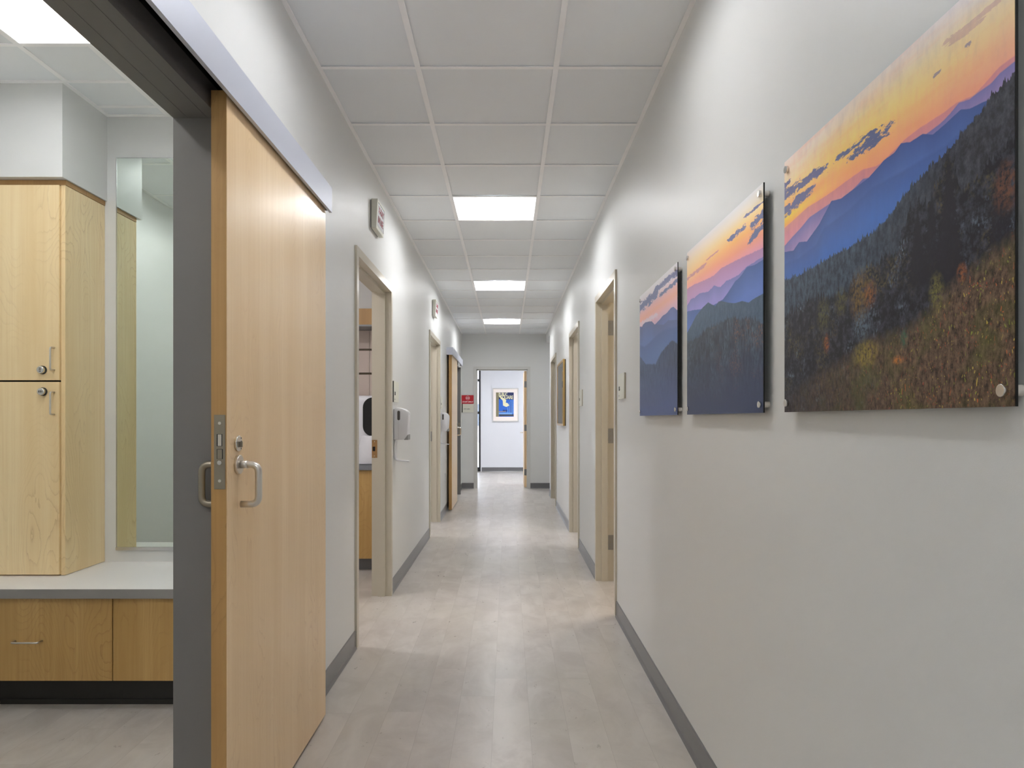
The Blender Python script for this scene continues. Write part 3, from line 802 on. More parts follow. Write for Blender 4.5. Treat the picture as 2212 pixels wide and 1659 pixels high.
def art_material(which):
    m = mat('mountain_print_%d' % which, (80, 80, 90), 0.42, coat=0.0, spec=0.18)
    m.node_tree.nodes['Principled BSDF'].inputs['Coat Weight'].default_value = 0.02
    g = G(m); nt = m.node_tree; p = nt.nodes['Principled BSDF']
    uvn = nt.nodes.new('ShaderNodeUVMap'); uvn.uv_map = 'UVMap'
    u, v, _ = g.sep(uvn.outputs[0])[:3]
    # metric coordinates keep detail isotropic (panel is 0.8 x 0.61 m)
    um = g.M('MULTIPLY', u, 1.31)
    def nz(su, sv, seed, det=3, ro=0.55, di=0.0): return g.noise(g.vec(g.M('MULTIPLY', um, su), g.M('MULTIPLY', v, sv), seed), 1.0, det, ro, di)
    def n1(su, seed, det=4, ro=0.6): return g.M('SUBTRACT', g.noise(g.vec(g.M('MULTIPLY', um, su), seed, seed*1.7), 1.0, det, ro), 0.5)
    def spikes(N, seed, amp, pw=0.8):
        q = g.M('MULTIPLY', um, N); c = g.M('FLOOR', q); f = g.M('FRACT', q)
        h = g.white(g.vec(c, seed, 0.0)); tri = g.M('SUBTRACT', 1.0, g.M('ABSOLUTE', g.M('MULTIPLY_ADD', f, 2.0, -1.0)))
        return g.M('MULTIPLY', g.M('MULTIPLY', g.M('POWER', tri, pw), g.M('POWER', h, 1.6)), amp)
    def ridge(pts, seed, jag, soft=0.0025, sp=None, extra=None):
        r = g.curve(u, pts)
        r = g.M('ADD', r, g.M('MULTIPLY', n1(26.0, seed), jag))
        if sp:
            for (N, a) in sp: r = g.M('ADD', r, spikes(N, seed + N*0.1, a))
        d = g.M('SUBTRACT', r, v)
        return g.clamp(g.M('MULTIPLY_ADD', d, 1.0/soft, 0.5)), d
    def below(d, a, b):                  # 0 at the ridge line, 1 at depth b
        return g.clamp(g.M('DIVIDE', g.M('SUBTRACT', d, a), b-a))
    def bump(su, sv, seed, lo, hi, det=4, ro=0.6, di=0.0):
        return g.clamp(g.M('DIVIDE', g.M('SUBTRACT', nz(su, sv, seed, det, ro, di), lo), hi-lo))
    def band(cv, half, tilt=0.0, u0=-1.0, u1=2.0, fade=0.06):
        c_ = g.M('MULTIPLY_ADD', u, tilt, cv)
        e = g.clamp(g.M('SUBTRACT', 1.0, g.M('DIVIDE', g.M('ABSOLUTE', g.M('SUBTRACT', v, c_)), half)))
        a = g.clamp(g.M('DIVIDE', g.M('SUBTRACT', u, u0), fade)); b_ = g.clamp(g.M('DIVIDE', g.M('SUBTRACT', u1, u), fade))
        return g.M('MULTIPLY', e, g.M('MULTIPLY', a, b_))
    def cloud(c, col_, bands, thr=0.45, seed=2.0, su=9.0, sv=34.0, strength=1.0, sharp=0.08):
        tot = None
        for bnd in bands:
            e = band(*bnd); tot = e if tot is None else g.M('MAXIMUM', tot, e)
        n = nz(su*1.5, sv*1.3, seed, 9, 0.72, 0.3)
        k = g.clamp(g.M('DIVIDE', g.M('SUBTRACT', g.M('ADD', g.M('MULTIPLY', tot, 0.55), g.M('MULTIPLY', g.M('SUBTRACT', n, 0.5), 1.9)), thr - 0.17), sharp))
        k = g.M('MULTIPLY', k, g.clamp(g.M('MULTIPLY', tot, 6.0)))
        return g.mix(g.M('MULTIPLY', k, strength), c, col_)
    def conifer(c, col_, u0, vt, vb, hw, seed):
        t = g.M('DIVIDE', g.M('SUBTRACT', vt, v), vt-vb)
        saw = g.M('FRACT', g.M('MULTIPLY', v, 55.0))
        w = g.M('MULTIPLY', g.M('MULTIPLY', t, hw), g.M('MULTIPLY_ADD', saw, -0.35, g.M('MULTIPLY_ADD', nz(60, 120, seed, 4, .7), 1.1, 0.6)))
        k = g.clamp(g.M('DIVIDE', g.M('SUBTRACT', w, g.M('ABSOLUTE', g.M('SUBTRACT', u, u0))), 0.004))
        k = g.M('MULTIPLY', k, g.clamp(g.M('DIVIDE', g.M('SUBTRACT', v, vb), 0.05)))
        return g.mix(g.M('MULTIPLY', k, 0.92), c, col_)
    if which == 3:
        sky_l = g.ramp(v, [(0.60, (240, 150, 160)), (0.70, (250, 150, 140)), (0.75, (255, 190, 80)), (0.775, (255, 222, 70)), (0.81, (250, 176, 112)), (0.86, (255, 214, 130)), (0.91, (250, 222, 180)), (1.0, (244, 228, 220))])
        sky_m = g.ramp(v, [(0.70, (248, 160, 126)), (0.78, (252, 176, 118)), (0.85, (248, 212, 122)), (0.91, (242, 216, 150)), (0.96, (236, 216, 190)), (1.0, (230, 216, 206))])
        sky_r = g.ramp(v, [(0.72, (236, 156, 140)), (0.80, (244, 184, 146)), (0.87, (238, 208, 158)), (0.93, (234, 216, 186)), (0.97, (232, 222, 216)), (1.0, (232, 226, 232))])
        c = g.mix(g.clamp(g.M('MULTIPLY', u, 2.6)), sky_l, sky_m)
        c = g.mix(g.clamp(g.M('MULTIPLY_ADD', u, 2.2, -1.15)), c, sky_r)
        c = g.mix(g.M('MULTIPLY', bump(3, 22, 4.4, 0.45, 0.7), 0.22), c, (240, 150, 100))
        c = cloud(c, (104, 110, 148), [(0.822, 0.042, 0.0, 0.36, 0.67, 0.10), (0.86, 0.02, -0.03, 0.30, 0.60, 0.08)], 0.46, 2.0)
        c = cloud(c, (112, 112, 150), [(0.868, 0.035, -0.06, -0.2, 0.34, 0.08), (0.80, 0.040, 0.06, -0.2, 0.24, 0.07), (0.905, 0.02, 0.0, -0.2, 0.08, 0.04)], 0.42, 7.0, 8.0, 26.0)
        c = cloud(c, (196, 150, 150), [(0.965, 0.022, -0.05, 0.78, 1.1, 0.03), (0.925, 0.012, -0.02, 0.8, 0.95, 0.03)], 0.5, 5.0, 6.0, 30.0, 0.5)
        c = cloud(c, (150, 130, 150), [(0.875, 0.008, 0.0, 0.865, 0.893, 0.01), (0.864, 0.007, 0.0, 0.768, 0.80, 0.01)], 0.36, 5.5, 20.0, 50.0, 0.8)
        k, d = ridge(U3['A'], 1.1, 0.004, 0.004); c = g.mix(g.M('MULTIPLY', k, 0.75), c, g.mix(below(d, 0, .06), (206, 134, 150), (216, 150, 170)))
        k, d = ridge(U3['B'], 2.1, 0.004, 0.003); c = g.mix(k, c, g.mix(below(d, 0, .07), (124, 120, 176), (178, 150, 196)))
        k, d = ridge(U3['C'], 3.1, 0.004, 0.0025); c = g.mix(k, c, g.mix(below(d, 0, .08), (70, 92, 154), (86, 116, 184)))
        k, d = ridge(U3['D'], 4.1, 0.006, 0.010); c = g.mix(g.M('MULTIPLY', k, 0.8), c, g.mix(below(d, 0, .10), (72, 98, 162), (72, 116, 196)))
        c = g.mix(g.M('MULTIPLY', bump(30, 12, 1.0, .4, .7), .12), c, (60, 80, 140))
        k, d = ridge(U3['E'], 5.1, 0.006, 0.002, [(70, .016), (130, .012), (220, .008)])
        forest = g.mix(bump(46, 26, 3.0, .40, .62, 6, .7), (44, 50, 64), (74, 90, 108))
        forest = g.mix(g.clamp(g.M('MULTIPLY_ADD', u, 2.4, -1.1)), forest, g.mix(bump(40, 28, 3.3, .42, .66, 6, .7), (46, 45, 54), (78, 82, 92)))
        c = g.mix(k, c, forest)
        k, d = ridge(U3['F'], 6.1, 0.014, 0.003, [(46, .035), (95, .03), (170, .016)])
        near = g.mix(bump(34, 30, 6.0, .46, .66, 6, .7), (32, 31, 40), (66, 68, 80))
        near = g.mix(g.M('MULTIPLY', bump(7, 6, 8.0, .52, .66), bump(90, 80, 9.0, .45, .6, 3)), near, (92, 84, 60))
        near = g.mix(g.M('MULTIPLY', bump(9, 8, 12.0, .55, .68), bump(110, 60, 14.0, .50, .6, 3)), near, (98, 112, 128))
        c = g.mix(k, c, near)
        for (tu, tt, tb, hw) in ((.078, .43, .28, .016), (.135, .42, .28, .014), (.165, .425, .28, .016), (.228, .455, .28, .02), (.36, .44, .30, .024)): c = conifer(c, (38, 38, 50), tu, tt, tb, hw, tu*50)
        for (tu, tt, tb, hw) in ((.715, .557, .30, .050), (.765, .585, .30, .045), (.820, .65, .27, .062), (.965, .56, .30, .05)): c = conifer(c, (36, 34, 44), tu, tt, tb, hw, tu*70)
        def shrub(c, col_, cu, cv, ru, rv, seed):
            dd = g.M('SQRT', g.M('ADD', g.M('POWER', g.M('DIVIDE', g.M('SUBTRACT', u, cu), ru), 2.0), g.M('POWER', g.M('DIVIDE', g.M('SUBTRACT', v, cv), rv), 2.0)))
            kk = g.clamp(g.M('MULTIPLY', g.M('SUBTRACT', 1.0, dd), 1.6))
            kk = g.M('MULTIPLY', kk, bump(80, 60, seed, .40, .60, 5, .7))
            return g.mix(g.M('MULTIPLY', kk, 0.9), c, col_)
        c = shrub(c, (128, 100, 52), .47, .36, .06, .10, 51); c = shrub(c, (150, 96, 54), .52, .355, .035, .05, 52)
        c = shrub(c, (92, 90, 56), .27, .34, .05, .07, 53); c = shrub(c, (92, 88, 54), .37, .36, .04, .06, 54)
        c = shrub(c, (166, 92, 48), .29, .235, .02, .04, 55); c = shrub(c, (96, 112, 128), .48, .265, .06, .06, 56)
        k, d = ridge(U3['G'], 7.1, 0.05, 0.05)
        vd, vc = g.voro(g.vec(g.M('MULTIPLY_ADD', um, 150.0, g.M('MULTIPLY', nz(20, 20, 77, 2), 5.0)), g.M('MULTIPLY_ADD', v, 80.0, g.M('MULTIPLY', nz(24, 18, 78, 2), 5.0)), 0.0), 1.0)
        rr = g.sep(vc)[0]; r2 = g.sep(vc)[1]
        mead = g.mix(bump(60, 34, 21.0, .38, .64, 6, .75), (48, 38, 36), (124, 100, 80))
        mead = g.mix(g.M('MULTIPLY', bump(6, 6, 22.0, .46, .64), .6), mead, (90, 92, 50))
        leaf = g.ramp(rr, [(0.0, (196, 104, 60)), (0.3, (176, 80, 60)), (0.5, (150, 160, 66)), (0.75, (206, 180, 82)), (1.0, (96, 128, 64))], 'CONSTANT')
        lm = g.M('MULTIPLY', g.M('LESS_THAN', vd, g.M('MULTIPLY_ADD', r2, 0.32, 0.06)), g.clamp(g.M('MULTIPLY_ADD', u, 1.5, g.M('MULTIPLY_ADD', v, -1.6, -0.15))))
        lm = g.M('MULTIPLY', lm, bump(14, 12, 23.0, .40, .58))
        mead = g.mix(g.M('MULTIPLY', lm, 0.8), mead, leaf)
        k = g.M('MULTIPLY', k, g.clamp(g.M('MULTIPLY_ADD', u, 1.3, 0.15)))
        c = g.mix(k, c, mead)
        c = shrub(c, (150, 132, 58), .50, .175, .075, .05, 57); c = shrub(c, (190, 120, 60), .64, .14, .03, .015, 58)
        c = shrub(c, (60, 104, 84), .665, .20, .02, .035, 59); c = shrub(c, (160, 98, 58), .86, .33, .018, .03, 60)
        c = shrub(c, (118, 78, 58), .98, .49, .04, .07, 61); c = shrub(c, (124, 118, 60), .78, .30, .03, .06, 62)
        boost = 1.2
    elif which == 2:
        sky = g.ramp(v, [(0.64, (200, 160, 200)), (0.72, (226, 160, 180)), (0.78, (240, 160, 130)), (0.84, (250, 184, 110)), (0.90, (246, 212, 150)), (0.95, (232, 222, 206)), (1.0, (222, 222, 224))])
        skyl = g.ramp(v, [(0.64, (196, 160, 205)), (0.74, (232, 170, 180)), (0.80, (246, 176, 150)), (0.86, (250, 206, 150)), (0.93, (240, 216, 180)), (1.0, (222, 214, 212))])
        c = g.mix(g.clamp(g.M('MULTIPLY', u, 1.4)), skyl, sky)
        c = cloud(c, (104, 110, 150), [(0.872, 0.022, 0.0, 0.60, 0.86, 0.06), (0.70, 0.035, 0.17, 0.84, 1.2, 0.05), (0.64, 0.03, 0.175, 0.84, 1.2, 0.05), (0.935, 0.012, -0.02, 0.80, 1.2, 0.03)], 0.40, 31.0)
        c = cloud(c, (178, 132, 160), [(0.838, 0.02, 0.0, -0.2, 0.40, 0.10), (0.86, 0.008, 0.0, 0.25, 0.55, 0.1)], 0.40, 33.0, 6, 26, 0.7)
        k, d = ridge(U2['A'], 11.1, 0.012, 0.004); c = g.mix(g.M('MULTIPLY', k, .85), c, g.mix(below(d, 0, .09), (172, 134, 176), (190, 156, 206)))
        k, d = ridge(U2['B'], 12.1, 0.016, 0.003); c = g.mix(k, c, g.mix(below(d, 0, .08), (124, 126, 184), (152, 146, 208)))
        k, d = ridge(U2['C'], 13.1, 0.006, 0.003); c = g.mix(k, c, g.mix(below(d, 0, .12), (76, 100, 158), (96, 124, 194)))
        k, d = ridge(U2['D'], 14.1, 0.006, 0.003); c = g.mix(k, c, g.mix(bump(30, 20, 5.0, .4, .65, 6, .7), (64, 84, 106), (80, 100, 124)))
        k, d = ridge(U2['E'], 15.1, 0.006, 0.002, [(60, .022), (110, .018), (190, .012)])
        f = g.mix(bump(40, 14, 3.0, .42, .66, 6, .72), (44, 50, 64), (72, 84, 102))
        f = g.mix(g.M('MULTIPLY', bump(6, 4, 5.0, .46, .62), bump(60, 30, 6.0, .45, .62, 4)), f, (86, 104, 118))
        f = g.mix(g.M('MULTIPLY', g.M('MULTIPLY', bump(7, 7, 9.0, .50, .64), bump(110, 70, 7.0, .5, .6, 4)), g.clamp(g.M('MULTIPLY_ADD', u, 2.0, -.5))), f, (128, 90, 76))
        c = g.mix(k, c, g.mix(g.clamp(g.M('MULTIPLY_ADD', v, -3.5, 1.2)), f, (56, 66, 96)))
        boost = 1.25
    else:
        sky = g.ramp(v, [(0.66, (206, 180, 206)), (0.74, (226, 186, 196)), (0.80, (240, 178, 160)), (0.86, (224, 184, 186)), (0.93, (220, 212, 220)), (1.0, (226, 226, 230))])
        c = sky
        c = cloud(c, (112, 118, 158), [(0.90, 0.055, 0.02, -0.2, 0.62, 0.1), (0.955, 0.030, -0.02, 0.40, 1.2, 0.1), (0.86, 0.022, 0.02, 0.55, 1.2, 0.1)], 0.34, 41.0, 6, 18)
        c = cloud(c, (226, 214, 226), [(0.765, 0.03, -0.03, -0.2, 0.6, 0.1)], 0.38, 44.0, 14, 26, .7)
        k, d = ridge(U1['A'], 21.1, 0.006, 0.004); c = g.mix(k, c, g.mix(below(d, 0, .10), (96, 108, 160), (108, 126, 184)))
        k, d = ridge(U1['B'], 22.1, 0.008, 0.004); c = g.mix(k, c, g.mix(below(d, 0, .14), (96, 108, 154), (100, 124, 180)))
        k, d = ridge(U1['C'], 23.1, 0.010, 0.02); c = g.mix(g.M('MULTIPLY', k, .7), c, g.mix(below(d, 0, .14), (84, 104, 156), (96, 124, 176)))
        k, d = ridge(U1['D'], 24.1, 0.010, 0.006, [(60, .012), (110, .008)])
        f = g.mix(bump(34, 10, 3.0, .40, .66, 6, .7), (62, 76, 108), (88, 108, 146))
        f = g.mix(g.clamp(g.M('MULTIPLY_ADD', u, 1.8, -.9)), f, g.mix(bump(34, 12, 4.0, .42, .66, 6, .7), (54, 62, 88), (84, 94, 122)))
        c = g.mix(k, c, g.mix(g.clamp(g.M('MULTIPLY_ADD', v, -3.0, 1.1)), f, (76, 92, 140)))
        boost = 1.25
    nt.links.new(g.mix(1.0, c, (boost, boost, boost, 1.0), 'MULTIPLY'), p.inputs['Base Color'])
    return m
def standoff(parent, y, z):
    o = MB().cyl((0.678, y, z), (XR, y, z), 0.0078, n=28).build('standoff', STANDOFF, parent)
    MB().cyl((0.674, y, z), (0.667, y, z), 0.0088, n=32, bev=0.0006).build('cap', NICKEL, o)
def art_panel(which, yfar, ynear, label):
    z0, z1 = 1.277, 1.885
    r = thing('mountain_panel', label, 'wall art', (XR, (yfar+ynear)/2, z0), 'sunset mountain panels on the right wall')
    b = MB().box(0.6745, 0.678, ynear, yfar, z0, z1)
    b.build('panel', PANELEDGE, r)
    me_b = MB()
    vs = [me_b.bm.verts.new(p) for p in ((0.674, yfar, z0), (0.674, ynear+0.0012, z0), (0.674, ynear+0.0012, z1), (0.674, yfar, z1))]
    f = me_b.bm.faces.new(vs)
    uvl = me_b.bm.loops.layers.uv.new('UVMap')
    for l, q in zip(f.loops, ((0, 0), (1, 0), (1, 1), (0, 1))): l[uvl].uv = q
    # give the print its thickness
    ret = bmesh.ops.extrude_face_region(me_b.bm, geom=[f])
    ev = [e for e in ret['geom'] if isinstance(e, bmesh.types.BMVert)]
    bmesh.ops.translate(me_b.bm, verts=ev, vec=(0.0004, 0, 0))
    bmesh.ops.recalc_face_normals(me_b.bm, faces=me_b.bm.faces)
    me_b.build('print', art_material(which), r)
    for y in (yfar-0.02, ynear+0.02):
        for z in (z0+0.022, z1-0.024): standoff(r, y, z)
    return r
art_panel(3, 1.748, 0.953, 'largest and nearest mountain panel, orange sunset sky over dark autumn hillside')
art_panel(2, 2.698, 1.893, 'middle mountain panel with pink haze over blue ridges and dark pines')
art_panel(1, 3.664, 2.852, 'farthest and narrowest-looking mountain panel with grey blue misty slopes')

# ------------------------------------------------------------------ signs
def room_sign(face, y_left, z0, body, label, w=0.235, h=0.154):
    """y_left: the sign's left edge as its reader sees it"""
    s = 1 if face == '+x' else -1
    wall = XL if s > 0 else XR
    d = s            # reading direction along y
    r = thing('room_sign', label, 'sign', (wall, y_left + d*w/2, z0))
    ya, yb = y_left, y_left + d*w
    MB().box(wall, wall + s*0.007, ya + d*0.016, yb - d*0.002, z0+0.001, z0+h-0.001).build('backing_plate', SIGNBACK, r)
    MB().box(wall, wall + s*0.009, ya, ya + d*0.0155, z0, z0+h).build('black_strip', BLACK, r)
    MB().box(wall + s*0.0072, wall + s*0.0115, ya + d*0.016, yb, z0, z0+h, 0.0006, 1).build('face_plate', IVORY, r)
    text('room_number', body, INK, 0.034, (wall + s*0.012, ya + d*0.062, z0 + 0.063), face, r, bold=0.0012, sx=0.9)
    b = MB()
    for i in range(9):
        for j in range(3):
            if (i*7 + j*5) % 3: b.cyl((wall + s*0.0115, ya + d*(0.034 + i*0.0045), z0+0.018+j*0.003), (wall + s*0.0122, ya + d*(0.034 + i*0.0045), z0+0.018+j*0.003), 0.0009, n=8)
    b.build('braille_dots', GREYP, r)
room_sign('+x', 5.215, 1.385, '138', 'ivory room sign above the nearest soap dispenser, beside the first left doorway')
room_sign('+x', 8.875, 1.385, '140', 'ivory room sign seen edge on, above the farther soap dispenser')
room_sign('-x', 4.475, 1.383, '136', 'ivory room sign between the first right doorway and the mountain panels')
room_sign('-x', 6.91, 1.383, '134', 'smaller-looking ivory room sign beside the second right doorway')

sg = thing('staff_only_sign', 'red and ivory staff only sign left of the end doorway', 'sign', (-0.735, YE, 1.38))
MB().box(-0.848+0.01, -0.624, YE-0.006, YE, 1.382, 1.695).build('backing_plate', BLACK, sg)
rd = MB().box(-0.838, -0.622, YE-0.0105, YE-0.006, 1.541, 1.697, 0.0006, 1).build('red_plate', RED, sg); rd['label'] = 'red upper plate'
ip = MB().box(-0.821, -0.622, YE-0.0105, YE-0.006, 1.382, 1.5385, 0.0006, 1).build('ivory_plate', IVORY, sg); ip['label'] = 'ivory lower plate'
b = MB(); n = 40; cx, cz = -0.730, 1.646
for k in range(n):
    a0, a1 = 2*math.pi*k/n, 2*math.pi*(k+1)/n
    b.prism([(cx + q*math.cos(a), YE-0.0105, cz + q*math.sin(a)) for q, a in ((0.031, a0), (0.036, a0), (0.036, a1), (0.031, a1))], (0, -0.001, 0))
b.box(cx-0.026, cx+0.026, YE-0.0116, YE-0.0105, cz-0.008, cz+0.006)
b.build('no_entry_symbol', WHITEINK, sg)
text('lettering', 'STAFF', WHITEINK, 0.034, (-0.779, YE-0.0112, 1.574), '-y', sg, bold=0.0010)
text('lettering', 'ONLY', WHITEINK, 0.034, (-0.679, YE-0.0112, 1.574), '-y', sg, bold=0.0010)
text('lettering', 'SOFT', INK, 0.020, (-0.781, YE-0.0112, 1.445), '-y', sg, bold=0.0004)
text('lettering', 'LINEN', INK, 0.020, (-0.719, YE-0.0112, 1.445), '-y', sg, bold=0.0004)
text('braille_mark', '\u2022\u2022\u2022', GREYP, 0.012, (-0.785, YE-0.0112, 1.402), '-y', sg)

# x-ray warning boxes
def xray_box(y0, z1, label):
    w, h = 0.25, 0.180
    r = thing('warning_light_box', label, 'sign', (XL, y0+w/2, z1-h), 'x-ray warning boxes on the left wall')
    xt, xb = XL+0.047, XL+0.038
    pts = [(XL+0.006, y0, z1), (xt, y0, z1), (xb, y0, z1-h), (XL+0.006, y0, z1-h)]
    MB().prism(pts, (0, w, 0), 0.003).build('housing', IVORY, r)
    MB().box(XL, XL+0.0065, y0+0.008, y0+w-0.008, z1-h+0.006, z1-0.006).build('back_plate', GREYP, r)
    f = MB()
    def fx(z): return xb + (xt-xb)*(z-(z1-h))/h
    za, zb = z1-h+0.022, z1-0.018; ya, yb = y0+0.022, y0+w-0.018
    f.prism([(fx(za), ya, za), (fx(za), yb, za), (fx(zb), yb, zb), (fx(zb), ya, zb)], (0.0012, 0, 0))
    f.build('face_panel', WHITEP, r)
    e = MB()
    for (p, q) in (((ya, zb), (yb, zb)), ((yb, zb), (yb, za))):
        e.prism([(fx(p[1])+0.0012, p[0], p[1]), (fx(q[1])+0.0012, q[0], q[1]), (fx(q[1]-0.003)+0.0012, q[0]-0.003, q[1]-0.003), (fx(p[1]-0.003)+0.0012, p[0]-0.003, p[1]-0.003)], (0.0008, 0, 0))
    e.build('panel_gap', INK, r)
    tilt = math.atan2(xt-xb, h)
    for body, z, dy in (('X-RAY', z1-0.058, 0.0), ('IN', z1-0.118, -0.062), ('USE', z1-0.118, 0.030)):
        o = text('lettering', body, REDINK, 0.058, (fx(z)+0.0022, y0+w/2+dy, z), '+x', r, bold=0.0006, sx=1.05)
        o.rotation_euler = (math.radians(90) , 0, math.radians(90))
        o.rotation_euler[0] = math.radians(90) + tilt
    return r
xray_box(4.385, 2.610, 'large-looking ivory x-ray in use box, nearest on the left wall')
xray_box(7.95, 2.588, 'smaller-looking ivory warning box farther along the left wall')

# ------------------------------------------------------------------ soap dispensers
def dispenser(y0, label):
    zt, zb = 1.345, 1.108
    r = thing('soap_dispenser', label, 'dispenser', (XL, y0+0.06, 1.02), 'white soap dispensers on the left wall')
    # body: side outline in x-z, swept along y
    n = 10; X0, X1 = XL+0.004, XL+0.108
    out = [(X0, zb), (X1-0.020, zb+0.002), (X1-0.006, zb+0.012)]
    out += [(X1 - 0.006 + 0.010*math.sin(math.pi*k/6*0.5), zb + 0.02 + (zt-zb-0.07)*k/6) for k in range(1, 7)]
    for k in range(1, n+1):
        a = k/n*math.pi/2
        out.append((X0 + 0.014 + (X1+0.004-X0-0.014)*math.cos(a*0.98), zt-0.050 + 0.050*math.sin(a)))
    out.append((X0, zt-0.012))
    b = MB().prism([(x, y0, z) for x, z in out], (0, 0.118, 0), 0.006)
    body = b.build('body', WHITEP, r)
    for f in body.data.polygons: f.use_smooth = True
    MB().box(XL, XL+0.006, y0+0.006, y0+0.112, zb-0.004, zt-0.012).build('wall_plate', GREYP, r)
    w = MB()
    pts = [(0.010*math.cos(a), 0.010*math.sin(a)) for a in [math.pi*i/10 for i in range(11)]]
    cx = XL+0.040
    prof = [(cx+px, 1.312+pz) for px, pz in pts] + [(cx-px, 1.262-pz) for px, pz in pts]
    w.prism([(x, y0-0.0008, z) for x, z in prof], (0, 0.003, 0))
    w.build('level_window', WINDOWP, r)
    MB().box(XL+0.0375, XL+0.0383, y0-0.0006, y0+0.001, zb+0.004, 1.250).build('seam', GREYP, r)
    MB().prism([(X1-0.030, y0-0.001, zb), (X1+0.001, y0-0.001, zb), (X1+0.001, y0-0.001, zb+0.040), (X1-0.008, y0-0.001, zb+0.030)], (0, 0.120, 0), 0.002).build('push_bar', GREYP, r)
    # drip tray on a curved bracket
    t = MB()
    path = fillet([(XL+0.014, 0, zb-0.004), (XL+0.006, 0, zb-0.07), (XL+0.010, 0, 0.956), (XL+0.112, 0, 0.948)], 0.028, 8)
    th = 0.0035
    for p, q in zip(path, path[1:]):
        d = (q-p).normalized(); nn = Vector((-d.z, 0, d.x))*th
        t.prism([(p.x+nn.x, y0+0.012, p.z+nn.z), (q.x+nn.x, y0+0.012, q.z+nn.z), (q.x-nn.x, y0+0.012, q.z-nn.z), (p.x-nn.x, y0+0.012, p.z-nn.z)], (0, 0.094, 0))
    t.build('drip_tray', WHITEP, r)
    return r
q0 = dispenser(5.265, 'white wall soap dispenser with drip tray, nearest, below the first left room sign')
copy_tree(q0, (q0.location[0], q0.location[1] + 3.60, q0.location[2] + 0.0), 'white wall soap dispenser farther away, just before the far sliding door')

# outlet low on the left wall before the far sliding door
ot = thing('outlet_plate', 'small white outlet cover low on the wall beside the far sliding door', 'outlet', (XL, 9.62, 0.42))
MB().box(XL, XL+0.006, 9.585, 9.655, 0.42, 0.535, 0.002, 2).build('cover_plate', WHITEP, ot)
MB().box(XL+0.006, XL+0.008, 9.602, 9.638, 0.437, 0.470).build('socket', WHITEP, ot)
MB().box(XL+0.006, XL+0.008, 9.602, 9.638, 0.485, 0.518).build('socket', WHITEP, ot)

# ------------------------------------------------------------------ framed picture on the right wall
def city_print():
    m = mat('pale_city_print', (190, 190, 192), 0.3, coat=1.0)
    g = G(m); p = m.node_tree.nodes['Principled BSDF']
    tc = m.node_tree.nodes.new('ShaderNodeTexCoord').outputs['Object']
    x, y, z = g.sep(tc)[:3]
    q = g.M('FLOOR', g.M('MULTIPLY', y, 22.0)); h = g.white(g.vec(q, 1.0, 2.0))
    k = g.M('LESS_THAN', z, g.M('MULTIPLY_ADD', h, 0.22, 0.16))
    n = g.noise(g.vec(0.0, g.M('MULTIPLY', y, 60.0), g.M('MULTIPLY', z, 50.0)), 1.0, 4)
    c = g.mix(k, (214, 216, 220), g.mix(n, (150, 152, 160), (226, 222, 220)))
    m.node_tree.links.new(c, p.inputs['Base Color']); return m
pf = thing('framed_picture', 'gold framed city picture hanging between the second and third right doorways', 'picture', (XR, 9.115, 1.176))
ya, yb, za, zb, fw = 8.62, 9.66, 1.178, 1.985, 0.026
b = MB()
b.box(XR-0.034, XR-0.012, ya, ya+fw, za, zb); b.box(XR-0.034, XR-0.012, yb-fw, yb, za, zb)
b.box(XR-0.034, XR-0.012, ya+fw, yb-fw, za, za+fw); b.box(XR-0.034, XR-0.012, ya+fw, yb-fw, zb-fw, zb)
b.build('frame', GOLD, pf)
MB().box(XR-0.012, XR, ya+0.002, yb-0.002, za+0.002, zb-0.002).build('backing', GOLDDARK, pf)
MB().box(XR-0.024, XR-0.012, ya+fw, yb-fw, za+fw, zb-fw).build('mat_board', MATBOARD, pf)
MB().box(XR-0.0245, XR-0.0242, ya+0.11, yb-0.11, za+0.11, zb-0.11).build('print', city_print(), pf)
MB().box(XR-0.029, XR-0.027, ya+fw, yb-fw, za+fw, zb-fw).build('glass', GLASS, pf)

# ------------------------------------------------------------------ framed poster in the lobby
PB = mat('poster_blue', (40, 104, 206), 0.6); PN = mat('poster_navy', (34, 46, 96), 0.6); PO = mat('poster_olive', (136, 128, 98), 0.6)
PY = mat('poster_cream', (232, 228, 190), 0.6); PS = mat('poster_sky_blue', (120, 170, 226), 0.6); PD = mat('poster_charcoal', (70, 70, 80), 0.6)
PG = mat('poster_gold', (196, 160, 90), 0.6)
ps = thing('framed_poster', 'blue city square poster in a pale frame on the lobby wall', 'poster', (-0.055, 17.3, 1.2))
YW = 17.3; X0, X1, Z0, Z1 = -0.372, 0.262, 1.200, 2.010
b = MB()
b.box(X0, X0+0.022, YW-0.03, YW, Z0, Z1); b.box(X1-0.022, X1, YW-0.03, YW, Z0, Z1)
b.box(X0+0.022, X1-0.022, YW-0.03, YW, Z0, Z0+0.022); b.box(X0+0.022, X1-0.022, YW-0.03, YW, Z1-0.022, Z1)
b.build('frame', PALEFRAME, ps)
MB().box(X0+0.022, X1-0.022, YW-0.016, YW, Z0+0.022, Z1-0.022).build('mat_board', PINKMAT, ps)
px0, px1, pz0, pz1 = -0.286, 0.142, 1.320, 1.904
W_, H_ = px1-px0, pz1-pz0
def pp(u, v, k): return (px0 + W_*u, YW-0.0165-0.0004*k, pz0 + H_*v)
pr = MB().box(px0, px1, YW-0.0168, YW-0.016, pz0, pz1).build('print', PB, ps)
def patch(name, m, pts, k): MB().prism([pp(u, v, k) for u, v in pts], (0, -0.0004, 0)).build(name, m, pr)
patch('night_sky', PN, [(0.15, .72), (1, .70), (1, 1), (0, 1), (0, .98), (.15, .95)], 1)
patch('stone_column', PO, [(0, 0), (.16, 0), (.16, 1), (0, 1)], 2)
